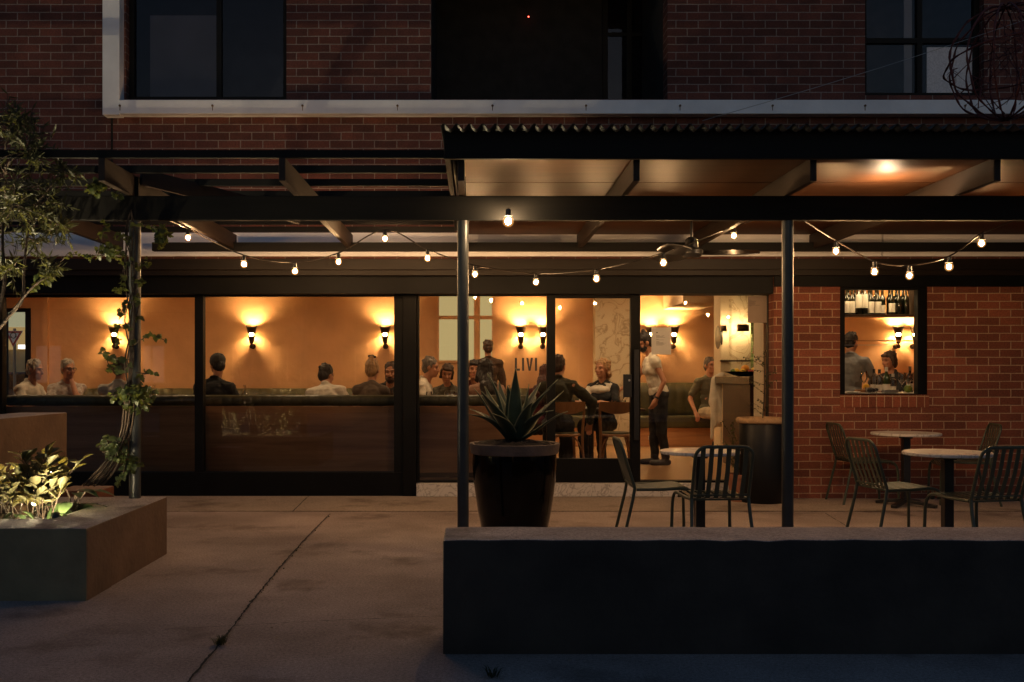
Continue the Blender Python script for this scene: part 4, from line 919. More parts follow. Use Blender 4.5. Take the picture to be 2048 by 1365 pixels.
for x, y, a, lb in ((1.76, 7.20, 4, 'slatted green chair seen from behind at the doorway table'), (3.86, 10.42, -88, 'slatted green chair against the brick wall, left of the wall table'),
                    (5.22, 10.30, 80, 'slatted green chair right of the wall table, facing left'), (3.16, 7.93, -80, 'slatted green chair left of the right hand table, facing right'),
                    (3.70, 7.12, 13, 'slatted green chair seen from behind at the right edge')):
    c_ = copy_tree(ch); c_['label'] = lb; c_.location = (x, y, 0); c_.rotation_euler.z = R(a)

# pots
px_, py_ = PX(1029, 8.0), 8.0
gp = empty('glazed_pot', (px_, py_, 0), 'large tapered black glazed pot with a raw clay rim in front of the door', 'pot')
m = MB(); m.lathe([(.001, .0), (.235, .0), (.25, .02), (.295, .25), (.328, .48), (.338, .62), (.334, .70)], (px_, py_, 0), 56); m.build('pot_body', M['glaze'], gp, smooth=True)
m = MB(); m.lathe([(.334, .70), (.348, .705), (.356, .74), (.362, .782), (.352, .788), (.325, .782), (.315, .70)], (px_, py_, 0), 56); m.build('rim', M['rim'], gp, smooth='auto')
m = MB(); nr = 8
for i in range(nr+1):
    for j in range(28):
        r_ = max(.001, .322*i/nr); t = 2*math.pi*j/28; m.v.append(Vector((px_+r_*math.cos(t), py_+r_*math.sin(t), .775+.03*math.cos(i/nr*1.5)+random.uniform(-.014, .018))))
for i in range(nr):
    for j in range(28): m.face((i*28+j, i*28+(j+1) % 28, (i+1)*28+(j+1) % 28, (i+1)*28+j))
m.build('soil', M['soil'], gp)
px2, py2 = PX(1524, 10.45), 10.45
rp = empty('rope_rim_pot', (px2, py2, 0), 'tall black pot with a thick tan rope rim beside the brick wall', 'pot')
m = MB(); m.lathe([(.001, .0), (.215, .0), (.225, .015), (.228, .3), (.235, .82), (.22, .84), (.2, .80)], (px2, py2, 0), 40); m.build('pot_body', M['potglaze'], rp, smooth='auto')
m = MB(); m.tube([(px2+.238*math.cos(2*math.pi*i/40), py2+.238*math.sin(2*math.pi*i/40), .855) for i in range(40)], .032, 10, closed=True); m.build('rim', M['rope'], rp, smooth=True)
m = MB(); m.lathe([(.001, .80), (.21, .79)], (px2, py2, 0), 30); m.build('soil', M['soil'], rp)
px3, py3 = PX(1478, 10.5), 10.5
tp = empty('plant_pot', (px3, py3, 0), 'small clay coloured pot behind the slatted chair', 'pot')
m = MB(); m.lathe([(.001, 0), (.085, 0), (.10, .12), (.12, .25), (.13, .25), (.13, .29), (.115, .29), (.10, .25)], (px3, py3, 0), 28); m.build('pot_body', M['terracotta'], tp, smooth='auto')
m = MB(); m.lathe([(.001, .262), (.108, .258)], (px3, py3, 0), 20); m.build('soil', M['soil'], tp)
o = bpy.data.objects.get('timber_bench'); tag(o, 'low reddish timber bench behind the planter, below the vine', 'bench')
for xx in (o.location.x-.14, o.location.x+.14):
    m = MB(); m.box(xx-.02, xx+.02, 8.4, 8.7, 0, .019); m.build('foot', M['darkwood'], o)

# ================================================================ PEOPLE
def cloth(name, col, **k):
    kw = dict(rough=.85, var=.18, scale=9, bump=.35, bscale=16); kw.update(k); return pm(name, col, **kw)
M['skin'] = pm('skin', (.47,.215,.12), .55, .10, 12); M['skin2'] = pm('skin_tanned', (.36,.165,.095), .5, .08, 12)
M['eye'] = pm('eye_dark', (.02,.012,.01), .3, .1); M['lip'] = pm('lips', (.36,.10,.08), .5, .1)
HC = {n: pm('hair_'+n, c, .5, .4, 40, .5, 60, stretch=(1,1,.15)) for n, c in dict(grey=(.36,.31,.25), dark=(.018,.011,.008), brown=(.05,.025,.013), blonde=(.36,.20,.085), pepper=(.12,.095,.075), red=(.07,.018,.010)).items()}
CL = dict(cream=cloth('cream_shirt', (.66,.60,.50)), floral=cloth('floral_shirt', (.68,.64,.58), col2=(.30,.20,.16), scale=26, var=.05), white=cloth('white_shirt', (.70,.65,.56)), black=cloth('black_tee', (.016,.016,.017)),
          taupe=cloth('taupe_top', (.12,.085,.06)), green=cloth('dark_green_shirt', (.030,.028,.012)), denim=cloth('denim_jacket', (.20,.20,.20)), maroon=cloth('maroon_top', (.10,.012,.012)),
          khaki=cloth('khaki_shirt', (.085,.075,.045)), patt=cloth('speckled_top', (.06,.06,.05), col2=(.16,.15,.11), scale=40), trous=cloth('dark_trousers', (.018,.017,.018)), shorts=cloth('beige_shorts', (.42,.33,.22)), brown=cloth('brown_top', (.06,.032,.018)), blouse=cloth('cream_blouse', (.82,.74,.60), bump=.6), nude=cloth('blush_top', (.45,.26,.18)))
fold_tex = bpy.data.textures.new('cloth_folds', 'CLOUDS'); fold_tex.noise_scale = .11; fold_tex.noise_depth = 2
lock_tex = bpy.data.textures.new('hair_locks', 'CLOUDS'); lock_tex.noise_scale = .03; lock_tex.noise_depth = 2
def ruffle(o, tex, st):
    d = o.modifiers.new('ruffle', 'DISPLACE'); d.texture = tex; d.strength = st; d.mid_level = .5; d.texture_coords = 'GLOBAL'
def remesh(o, vox, it=3):
    r = o.modifiers.new('skin_volume', 'REMESH'); r.mode = 'VOXEL'; r.voxel_size = vox; r.use_smooth_shade = True
    s = o.modifiers.new('soften', 'SMOOTH'); s.iterations = it; s.factor = .5
def ik(a, b, l1, l2, pole):
    d = b-a; L = min(d.length, (l1+l2)*.995); dn = d.normalized(); c = (l1*l1+L*L-l2*l2)/(2*L); h = math.sqrt(max(0, l1*l1-c*c))
    p = (pole-dn*pole.dot(dn)); p = p.normalized() if p.length > 1e-4 else Vector((1,0,0))
    return a+dn*c+p*h, a+dn*L
def person(label, px, y, rot, seated=True, sc=1.0, lean=8, twist=0, hy=0, hp=0, hr=0, LH=None, RH=None, hair='short', hc='dark', shirt='cream', sleeve='short', legs='trous', skin='skin', fem=False, vox=.009, dz=0, extras=(), x=None, tilt=0, pole=(.6,.25,-.8), bend_hands=True):
    x = PX(px, y) if x is None else x
    root = empty('person', (x, y, FZ), label, 'person', None, R(rot)); root.scale = (sc, sc, sc)
    V = Vector; L = dict(local=True)
    hipz = (.545+dz) if seated else .92
    wd = .90 if fem else 1.0
    S = Matrix.Rotation(R(tilt), 3, 'Y') @ Matrix.Rotation(R(lean), 3, 'X') @ Matrix.Rotation(R(twist), 3, 'Z')
    P0 = V((0, 0, hipz))
    def sp(v): return P0+S @ V(v)
    if seated:
        knee = [V((s*.12, -.45, hipz-.02)) for s in (-1, 1)]; ank = [V((s*.12, -.40, .09)) for s in (-1, 1)]
    else:
        knee = [V((-.10, -.03, .50)), V((.095, .01, .50))]; ank = [V((-.11, -.02, .085)), V((.10, .06, .085))]
    hip = [V((s*.09, 0, hipz-.02)) for s in (-1, 1)]
    sh = [sp((s*.172*wd, .01, .440)) for s in (-1, 1)]
    dflt = [V((-.13, -.42, hipz+.27)), V((.13, -.42, hipz+.27))] if seated else [V((-.24, -.05, hipz-.12)), V((.24, -.05, hipz-.12))]
    hands = [V(RH) if RH else dflt[0], V(LH) if LH else dflt[1]]
    arm = []
    for i, s in enumerate((-1, 1)):
        e, w_ = ik(sh[i], hands[i], .285, .255, V((s*pole[0], pole[1], pole[2]))); arm.append((sh[i], e, w_))
    neck = sp((0, -.005, .53)); Hd = sp((0, -.025, .70))
    HR = Matrix.Rotation(R(hy), 3, 'Z') @ Matrix.Rotation(R(hp), 3, 'X') @ Matrix.Rotation(R(hr), 3, 'Y')
    def hd(v): return Hd+HR @ V(v)
    b = MB()
    def torso(mb, g, top=True):
        mb.ell(sp((0, .01, .03)), (.155*wd+g*1.0+(.01 if fem else 0), .115+g, .13+g), S); mb.ell(sp((0, 0, .19)), (.138*wd+g, .105+g, .15+g), S)
        mb.ell(sp((0, .0, .36)), (.160*wd+g, .112+g, .165+g), S)
        if fem:
            for s in (-1, 1): mb.ell(sp((s*.065, -.070, .335)), (.06+g, .045+g, .06+g), S)
        if top: mb.rc(sh[0], sh[1], .062+g, .062+g); mb.rc(sp((-.12, .012, .455)), sp((0, .012, .525)), .052+g, .042+g); mb.rc(sp((.12, .012, .455)), sp((0, .012, .525)), .052+g, .042+g)
    torso(b, 0)
    b.rc(neck-V((0, 0, .03)), hd((0, .015, -.06)), .056*(.88 if fem else 1), .052*(.88 if fem else 1))
    b.ell(hd((0, .012, .022)), (.073, .092, .098), HR, 16, 12); b.ell(hd((0, -.028, -.055)), (.056, .060, .072), HR); b.ell(hd((0, -.070, -.098)), (.026, .022, .022), HR)
    b.rc(hd((0, -.078, .012)), hd((0, -.106, -.030)), .010, .016); b.ell(hd((0, -.094, -.034)), (.020, .014, .012), HR)
    for s in (-1, 1):
        b.ell(hd((s*.077, .012, -.008)), (.011, .022, .032), HR); b.rc(hd((s*.015, -.080, .026)), hd((s*.045, -.068, .026)), .010, .010); b.ell(hd((s*.040, -.060, -.03)), (.022, .022, .02), HR)
    b.ell(hd((0, -.083, -.066)), (.024, .012, .010), HR)
    for i in range(2):
        b.rc(hip[i], knee[i], .082, .056); b.rc(knee[i], ank[i], .055, .038)
        ft = V((0, -.16, -.045)); b.rc(ank[i]+V((0, .03, -.045)), ank[i]+ft, .038, .03)
        s_, e, w_ = arm[i]; b.rc(s_, e, .048*wd, .038*wd); b.rc(e, w_, .038*wd, .026*wd)
        d = (w_-e).normalized(); sgn = (-1, 1)[i]
        side = d.cross(V((0, 0, 1)));
        side = side.normalized() if side.length > .1 else V((1, 0, 0)); nrm = side.cross(d).normalized()
        if not seated: side, nrm = V((0, -1, 0)), V((sgn, 0, 0))
        pal = w_+d*.05; b.obox(pal, d*.045, side*.038, nrm*.011); b.rc(w_, pal, .026, .024)
        for k, (off, ln) in enumerate(((-.030, .062), (-.010, .074), (.010, .070), (.030, .055))):
            k0 = w_+d*.09+side*off; k1 = k0+(d*.8-nrm*.55).normalized()*ln*.55; k2 = k1+(d*.45-nrm*.9).normalized()*ln*.5; b.rc(k0, k1, .0088, .008); b.rc(k1, k2, .008, .007)
        ts = side*(-.042 if True else .042); t0 = w_+d*.035+ts*.6; b.rc(t0, t0+d*.035+ts*.55-nrm*.012, .0105, .0095); b.rc(t0+d*.035+ts*.55-nrm*.012, t0+d*.062+ts*.5-nrm*.026, .0095, .008)
    bo = b.build('body', M[skin], root, smooth=True, **L); remesh(bo, vox, 3)
    face = MB()
    for s in (-1, 1): face.ell(hd((s*.031, -.079, .008)), (.0105, .0055, .0055), HR)
    face.build('eyes', M['eye'], root, smooth=True, **L)
    if hair != 'bald':
        fb_ = MB()
        for s in (-1, 1): fb_.rc(hd((s*.017, -.0885, .029)), hd((s*.046, -.0745, .029)), .0042, .0035)
        fb_.build('eyebrows', HC[hc], root, smooth=True, **L)
    lp = MB(); lp.ell(hd((0, -.0925, -.066)), (.021, .006, .0065), HR); lp.build('lips', M['lip'], root, smooth=True, **L)
    # clothes
    t = MB(); torso(t, .012)
    for i in range(2):
        s_, e, w_ = arm[i]
        if sleeve == 'short': t.rc(s_, s_+(e-s_)*.72, .061*wd, .060*wd)
        elif sleeve == 'long': t.rc(s_, e, .067*wd, .062*wd); t.rc(e, e+(w_-e)*.93, .062*wd, .048*wd)
        elif sleeve == 'cap': t.rc(s_, s_+(e-s_)*.22, .066*wd, .062*wd)
    if sleeve in ('short', 'long'):
        t.tube([sp((.055*math.cos(a), .012+.058*math.sin(a), .535+.022*math.sin(a))) for a in [2*math.pi*k/14 for k in range(14)]], .016, 6, closed=True)
    to = t.build('shirt', CL[shirt], root, smooth=True, **L); remesh(to, max(vox, .009), 4); ruffle(to, fold_tex, .034)
    q = MB(); q.ell(sp((0, .01, .0)), (.166*wd+.012, .128, .11), S)
    for i in range(2):
        q.rc(hip[i], knee[i], .100, .076)
        if legs != 'shorts': q.rc(knee[i], ank[i]+V((0, 0, .02)), .074, .058)
    qo = q.build('trousers', CL[legs], root, smooth=True, **L); remesh(qo, .012, 4); ruffle(qo, fold_tex, .035)
    f = MB()
    for i in range(2): f.rc(ank[i]+V((0, .035, -.043)), ank[i]+V((0, -.17, -.05)), .046, .038); f.rc(ank[i], ank[i]+V((0, .01, -.04)), .05, .045)
    fo = f.build('shoes', M['blackm'], root, smooth=True, **L); remesh(fo, .01, 2)
    # hair
    h = MB(); rr = random.Random(sum(map(ord, label)))
    if hair == 'bald':
        for s in (-1, 1): h.ell(hd((s*.066, .03, .0)), (.018, .05, .05), HR)
        h.ell(hd((0, .07, -.012)), (.062, .036, .062), HR); h.ell(hd((0, .035, .085)), (.055, .05, .03), HR)
    else:
        h.ell(hd((0, .022, .048)), (.083, .094, .084), HR); h.ell(hd((0, .05, -.01)), (.074, .066, .082), HR)
        for s in (-1, 1): h.ell(hd((s*.062, .018, .02)), (.022, .05, .045), HR)
        for k in range(16):
            a = rr.uniform(0, 6.28); e = rr.uniform(.2, 1.3); h.ell(hd((.078*math.cos(a)*math.cos(e), .022+.088*math.sin(a)*math.cos(e)*(1 if math.sin(a) > 0 else .85), .048+.08*math.sin(e))), rr.uniform(.012, .02), HR)
    if hair == 'bun': h.ell(hd((.0, .045, .145)), (.034, .034, .032), HR); h.ell(hd((0, .04, .118)), (.045, .045, .03), HR)
    if hair == 'bob':
        for s in (-1, 1): h.rc(hd((s*.066, .01, .03)), hd((s*.076, .0, -.06)), .026, .02)
        h.ell(hd((0, .06, -.05)), (.075, .045, .07), HR); h.rc(hd((-.05, -.062, .075)), hd((.04, -.07, .07)), .022, .018)
    if hair == 'long':
        h.ell(hd((0, .06, -.07)), (.088, .055, .11), HR)
        h.rc(hd((0, .06, -.07)), sp((0, .115, .42)), .085, .075); h.rc(sp((-.05, .12, .48)), sp((-.04, .125, .28)), .055, .03); h.rc(sp((.05, .12, .48)), sp((.05, .125, .26)), .055, .03)
        for s in (-1, 1): h.rc(hd((s*.07, .015, .03)), hd((s*.085, .02, -.13)), .028, .03)
    if hair == 'curly':
        for k in range(46):
            a = rr.uniform(.05, 3.09); zz = rr.uniform(-.17, .09); r0 = .088+.012*rr.random(); h.ell(hd((r0*math.cos(a), .015+r0*math.sin(a)*.9, zz)), rr.uniform(.020, .034), HR)
    ho = h.build('hair', HC[hc], root, smooth=True, **L); remesh(ho, .007, 2); ruffle(ho, lock_tex, .014)
    if 'beard' in extras:
        k = MB(); k.ell(hd((0, -.045, -.088)), (.056, .056, .052), HR)
        for s in (-1, 1): k.rc(hd((s*.062, -.005, -.02)), hd((s*.050, -.04, -.08)), .014, .02)
        k.rc(hd((-.022, -.098, -.052)), hd((.022, -.098, -.052)), .008, .008); o = k.build('beard', HC[hc], root, smooth=True, **L); remesh(o, .008, 2)
    if 'glasses' in extras:
        k = MB()
        for s in (-1, 1):
            k.tube([hd((s*.033+.024*math.cos(a), -.096, .008+.018*math.sin(a))) for a in [2*math.pi*j/16 for j in range(16)]], .003, 5, closed=True); k.tube([hd((s*.057, -.094, .012)), hd((s*.08, .01, .012))], .0028, 5)
        k.tube([hd((-.009, -.097, .012)), hd((.009, -.097, .012))], .003, 5); k.build('glasses', M['blackm'], root, smooth=True, **L)
    if 'mask' in extras:
        k = MB(); k.ell(hd((0, -.046, -.058)), (.062, .066, .056), HR)
        for s in (-1, 1): k.tube([hd((s*.058, -.05, -.03)), hd((s*.082, .02, -.005))], .003, 5); k.tube([hd((s*.052, -.04, -.085)), hd((s*.08, .02, -.025))], .003, 5)
        o = k.build('face_mask', M['blackm'], root, smooth=True, **L)
    if 'cap' in extras:
        k = MB(); k.ell(hd((0, .02, .055)), (.092, .105, .088), HR); o = k.build('cap', cloth('grey_cap', (.085,.08,.075)), root, smooth=True, **L)
    if 'clip' in extras:
        k = MB(); k.rc(hd((-.04, .045, .155)), hd((.035, .05, .165)), .016, .014); k.ell(hd((.0, .03, .172)), (.025, .02, .014), HR); k.build('hair_clip', M['blackm'], root, smooth=True, **L)
    if 'yoke' in extras:
        k = MB(); k.ell(sp((-.02, -.01, .425)), (.155, .126, .075), S); k.rc(sh[0], sh[0]+(arm[0][1]-sh[0])*.8, .068, .064); k.rc(sh[0], sp((0, .0, .50)), .064, .055); k.rc(sp((0, 0, .50)), sp((.10, 0, .46)), .055, .06); o = k.build('cream_yoke', CL['cream'], root, smooth=True, **L); remesh(o, .009, 3)
    if 'watch' in extras:
        s_, e, w_ = arm[1]; d = (w_-e).normalized(); k = MB(); k.tube([w_-d*.035, w_-d*.012], .032, 14); k.build('wristwatch', M['blackm'], root, smooth='auto', **L)
    if 'strap' in extras:
        k = MB()
        for s in (-1, 1): k.tube([sp((s*.07, .128, .36)), sp((s*.085, .10, .47)), sp((s*.09, .0, .545)), sp((s*.085, -.1, .46))], .009, 6)
        k.build('shoulder_strap', CL[shirt], root, smooth=True, **L)
    return root
person('grey haired man in a cream shirt, in profile at far left', 46, 12.35, 78, lean=12, hy=6, hp=8, hair='short', hc='grey', shirt='cream', dz=.0)
person('grey haired man in glasses and patterned shirt, hand at his chin', 131, 12.75, 38, lean=8, hy=14, hp=6, hair='short', hc='grey', shirt='floral', extras=('glasses',), LH=(.02,-.17,1.11), vox=.007)
person('man in a pale shirt turned away, half hidden by the vine post', 236, 11.62, 180, lean=6, hy=-10, hair='short', hc='brown', shirt='cream')
person('man in a black tee and grey cap seen from behind', 424, 11.62, 176, lean=14, hy=34, hp=20, hair='short', hc='dark', shirt='black', extras=('cap',), sc=1.04)
person('man in a white shirt leaning forward, seen from behind', 652, 11.66, 178, lean=30, tilt=6, hy=-34, hp=12, hair='short', hc='dark', shirt='white', sleeve='long', sc=1.02)
person('woman in a taupe tank top with a blonde bun, seen from behind', 738, 11.62, 182, lean=16, tilt=-2, hy=-12, hp=10, hair='bun', hc='blonde', shirt='taupe', sleeve='none', fem=True, extras=('clip',), sc=1.0)
person('bearded man in black facing the camera over the bun haired woman', 771, 12.6, 8, lean=20, hp=6, hy=-16, tilt=5, hair='short', hc='brown', shirt='black', extras=('beard',), sc=1.0, vox=.008)
person('man with greying hair in a cream shirt, in profile just right of the frame', 831, 12.55, 80, lean=14, hp=8, hair='short', hc='pepper', shirt='cream', sc=1.03)
person('smiling woman with short dark hair in a speckled top, facing us', 898, 12.78, -8, lean=12, hy=10, hp=14, hr=8, hair='bob', hc='brown', shirt='patt', fem=True, sc=.96, vox=.008)
person('dark haired woman behind the steel post facing us', 952, 12.8, -8, lean=12, hy=10, hr=6, hair='bob', hc='dark', shirt='maroon', sleeve='short', fem=True, sc=1.0)
person('woman with long dark hair and bare shoulders, seen from behind the agave', 977, 11.66, 190, lean=14, hy=-16, hr=-6, hair='long', hc='dark', shirt='nude', sleeve='none', fem=True, extras=('strap',), sc=1.0)
person('woman with long reddish hair in a maroon top, behind the door mullion', 1083, 12.45, 150, lean=10, hy=-8, hair='long', hc='red', shirt='maroon', fem=True, sc=.95)
person('man in a dark green shirt on a bentwood chair, back to us', 1117, 11.78, 176, lean=18, twist=-8, hy=-20, hp=10, hair='short', hc='brown', shirt='green', sleeve='long', LH=(-.18,-.38,.78), RH=(-.36,-.24,.56), sc=1.05, pole=(.9,.1,-.4))
person('blonde woman with wavy hair in a black and cream top, turned to the left', 1207, 12.92, -26, lean=4, hy=-14, hp=2, hair='curly', hc='blonde', shirt='black', fem=True, extras=('yoke',), sc=1.0, vox=.007)
person('waitress in a cream blouse and black trousers, standing and bent to the table', 1317, 12.9, -84, seated=False, lean=13, hy=-4, hp=26, hair='bun', hc='dark', shirt='blouse', sleeve='cap', fem=True, extras=('mask', 'watch'), sc=.985, LH=(.22,-.10,.86), RH=(-.2,-.46,.98), vox=.0065, pole=(.3,.9,-.2))
person('man in a khaki shirt seated on the corner banquette', 1420, 16.02, 14, lean=-2, hy=12, hair='short', hc='pepper', shirt='khaki', legs='shorts', LH=(.12,-.42,.66), RH=(-.30,-.12,.54), sc=1.05, vox=.008)
person('dark haired bartender behind the bar, face lowered to the left', 1530, 13.2, -80, seated=False, lean=5, hp=16, hair='short', hc='dark', shirt='black', sleeve='short', skin='skin2', LH=(.15,-.32,1.2), RH=(-.15,-.34,1.25), sc=.93)
person('man in a grey denim jacket standing behind the serving counter', 1700, 12.35, 150, seated=False, lean=6, hy=-20, hp=8, hair='short', hc='dark', shirt='denim', sleeve='long', LH=(.2,-.4,1.1), RH=(-.2,-.4,1.1), sc=.97)
person('dark haired woman in black seen through the serving window', 1790, 13.6, -60, lean=8, hy=-10, hp=8, hair='bob', hc='brown', shirt='black', fem=True, dz=.12, sc=1.0)
person('person in a brown top standing in front of the pale lit inner window', 977, 15.65, 186, seated=False, lean=4, hair='short', hc='brown', shirt='brown', sleeve='long', sc=.98)

# ================================================================ PLANTS
def leaf_fan(shape, fold=.15, curl=.2):
    """a leaf in local coords: along +Y, width in X; returns verts, faces"""
    vs = []; fs = []; n = len(shape)
    for i, (t, w_) in enumerate(shape):
        z = curl*-(t*t)
        vs += [(-w_, t, z+fold*w_), (0, t, z), (w_, t, z+fold*w_)]
    for i in range(n-1):
        a, b = 3*i, 3*i+3; fs += [(a, a+1, b+1, b), (a+1, a+2, b+2, b+1)]
    return vs, fs
OB = [(0, .02), (.25, .13), (.5, .24), (.72, .27), (.9, .17), (1, .02)]
OV = [(0, .02), (.2, .2), (.45, .28), (.7, .2), (.9, .08), (1, .01)]
NA = [(0, .01), (.3, .085), (.6, .08), (1, .008)]
GR = [(-.06, .16), (.04, .46), (.16, .34), (.36, .50), (.5, .28), (.72, .26), (1, .01)]
def put_leaf(mb, shape, p, d, up, size, fold=.25, curl=.2):
    vs, fs = leaf_fan(shape, fold, curl); d = d.normalized(); s = d.cross(up)
    if s.length < 1e-3: s = Vector((1, 0, 0))
    s.normalize(); n = s.cross(d).normalized(); mb.add([p+(s*v[0]+d*v[1]+n*v[2])*size for v in vs], fs)
def rnd(a=1):
    while True:
        v = Vector((random.uniform(-1, 1), random.uniform(-1, 1), random.uniform(-1, 1)))
        if .05 < v.length < 1: return v.normalized()*a
UP = Vector((0, 0, 1))

# agave in the glazed pot
ag = empty('agave_plant', (px_, py_, .78), 'spiky agave with cream edged leaves growing in the black glazed pot', 'plant')
body = MB(); edge = MB(); rg = random.Random(3)
specs = []
for ring, (nl, el0, ln) in enumerate(((7, 34, .47), (7, 50, .53), (5, 65, .55), (4, 79, .53))):
    for k in range(nl): specs.append((360/nl*k+rg.uniform(-14, 14)+ring*21, el0+rg.uniform(-7, 7), ln*rg.uniform(.85, 1.12)))
for az, elv, ln in specs:
    d = Vector((math.cos(R(az)), math.sin(R(az)), 0)); side = Vector((-d.y, d.x, 0)); n = 9; pts = []
    p = Vector((px_, py_, .80))+d*.05; e = R(elv)
    for i in range(n+1):
        t = i/n; pts.append((p.copy(), e, t)); e2 = e-R(40 if elv < 45 else 16)*(t-.35)*abs(t) + R(8)*math.sin(t*4+az); p = p+(d*math.cos(e2)+UP*math.sin(e2))*ln/n
    vs = []; ve = []
    for (q, ee, t) in pts:
        wv = .080*(.62+.9*t-1.0*t*t)*(1-t**2.3)+.0006; nr = (UP*math.cos(ee)-d*math.sin(ee)); cup = .35*(1-t*.4)
        vs += [q-side*wv*.86+nr*wv*cup*.86, q-side*wv*.4+nr*wv*.08, q-nr*.006*(1-t), q+side*wv*.4+nr*wv*.08, q+side*wv*.86+nr*wv*cup*.86]
        ve += [q-side*wv+nr*wv*cup*1.05, q-side*wv*.74+nr*(wv*cup*.70+.003), q+side*wv*.74+nr*(wv*cup*.70+.003), q+side*wv+nr*wv*cup*1.05]
    body.add(vs, [(5*i+j, 5*i+j+1, 5*i+6+j, 5*i+5+j) for i in range(n) for j in range(4)])
    edge.add(ve, [(4*i+j, 4*i+j+1, 4*i+5+j, 4*i+4+j) for i in range(n) for j in (0, 2)])
o = body.build('leaves', M['agave'], ag, smooth=True); s_ = o.modifiers.new('t', 'SOLIDIFY'); s_.thickness = .006
o = edge.build('leaf_margin', M['agave_edge'], ag, smooth=True); s_ = o.modifiers.new('t', 'SOLIDIFY'); s_.thickness = .004

# shrubs with thick oval leaves in the planter, lit from inside
def thick_shrub(x, y, z, h, nst, label, seed, spread=.3, lsz=.085):
    rg = random.Random(seed); t = empty('leafy_shrub', (x, y, z), label, 'plant', 'thick leaved shrubs in the planter'); st = MB(); lf = MB()
    for k in range(nst):
        az = rg.uniform(0, 6.28); lean_ = rg.uniform(.1, 1.0)*spread; hh = h*rg.uniform(.55, 1.05); p0 = Vector((x+rg.uniform(-.1, .1), y+rg.uniform(-.08, .08), z))
        tip = p0+Vector((math.cos(az)*lean_, math.sin(az)*lean_*.8, hh)); mid = (p0+tip)/2+Vector((rg.uniform(-.03, .03), rg.uniform(-.03, .03), .04)); path = catmull([p0, mid, tip], 5); st.tube(path, [.0042-.0022*i/(len(path)-1) for i in range(len(path))], 5)
        nl = rg.randint(9, 13)
        for j in range(nl):
            q = path[min(len(path)-1, int((.25+.75*j/nl)*(len(path)-1)+.5))]; a = j*2.4+az; el_ = rg.uniform(.25, 1.1); d = Vector((math.cos(a)*math.cos(el_), math.sin(a)*math.cos(el_), math.sin(el_)))
            put_leaf(lf, OB, q, d, UP, lsz*rg.uniform(.7, 1.15), .2, .12)
    st.build('stems', M['bark'], t, smooth=True); o = lf.build('leaves', M['leaf3'], t, smooth=True); s_ = o.modifiers.new('t', 'SOLIDIFY'); s_.thickness = .0022
    return t
SZ = .365
thick_shrub(PX(72, 6.55), 6.62, SZ, .45, 18, 'thick leaved shrub glowing over the garden spotlight', 11, .26, .115)
thick_shrub(PX(-6, 6.6), 6.7, SZ, .38, 11, 'thick leaved shrub cut by the left edge, beside the glowing one', 12, .26, .11)
thick_shrub(PX(-190, 6.6), 6.6, SZ, .42, 12, 'thick leaved shrub beyond the left edge, mirrored in the window', 13, .26)
def broad_plant(x, y, z, n, sz, label, seed, mat='leaf4', ln=.2):
    rg = random.Random(seed); t = empty('broad_leaf_plant', (x, y, z), label, 'plant'); st = MB(); lf = MB()
    for k in range(n):
        a = 6.28*k/n+rg.uniform(-.3, .3); e = rg.uniform(.3, 1.25); d = Vector((math.cos(a), math.sin(a), 0)); tip = Vector((x, y, z))+d*ln*.4*rg.uniform(.5, 1.1)+UP*ln*e*.75; st.tube(catmull([(x, y, z), Vector((x, y, z))*.5+tip*.5+UP*.02, tip], 4), .004, 5)
        put_leaf(lf, OV, tip, d*1.0+UP*rg.uniform(-.5, .2), UP, sz*rg.uniform(.8, 1.2), .15, .35)
    st.build('stems', M['bark'], t, smooth=True); lf.build('leaves', M[mat], t, smooth=True); return t
broad_plant(PX(148, 6.72), 6.72, SZ+.03, 13, .17, 'low plant with broad drooping green leaves behind the planter ledge', 5)
broad_plant(PX(30, 6.42), 6.45, SZ, 10, .10, 'small dark ground plant in front of the glowing shrub', 6, ln=.1)
broad_plant(PX(110, 6.4), 6.42, SZ, 8, .08, 'small leafy ground plant at the corner of the soil', 8, ln=.08)
# garden spotlights pointing up into the shrubs
M['spot'] = em('garden_spot_glow', (1.0, .80, .48), 3500)
M['spot2'] = em('garden_spot_glow_strong', (1.0, .80, .48), 34000)
M['spot_added'] = em('added_spot_glow', (1.0, .80, .48), 10000)  # rear spotlight, added to backlight the shrub and its mirror image
for (px, yy, lb) in ((114, 6.37, 'black spike spotlight tucked inside the glowing shrub'), (-172, 6.86, 'black spike spotlight beyond the left edge of the planter'), (74, 6.92, 'added black spike spotlight hidden behind the glowing shrub')):
    x = PX(px, yy); t = empty('spike_light', (x, yy, SZ), lb, 'garden light'); d = Vector((-.32 if yy < 6.6 else (.05 if yy == 6.92 else .16), .42 if yy < 6.6 else -.42, .8)).normalized(); c0 = Vector((x, yy, SZ+.03))
    m = MB(); a_, b_ = frame_of(d); rr_ = .028; base = []
    m.tube([c0, c0+d*(.055 if yy < 6.6 else .060)], .029, 14, cap=False); m.tube([c0-d*.004, c0+d*.002], .029, 14); o = m.build('housing', M['blackm'], t, smooth='auto'); s_ = o.modifiers.new('t', 'SOLIDIFY'); s_.thickness = .002
    m = MB(); m.tube([c0+d*.046, c0+d*.053], .022, 14); m.build('lamp', M['spot' if yy < 6.6 else ('spot_added' if yy == 6.92 else 'spot2')], t)
    m = MB(); m.tube([c0, (x, yy, SZ-.03)], .006, 6); m.build('spike', M['blackm'], t)

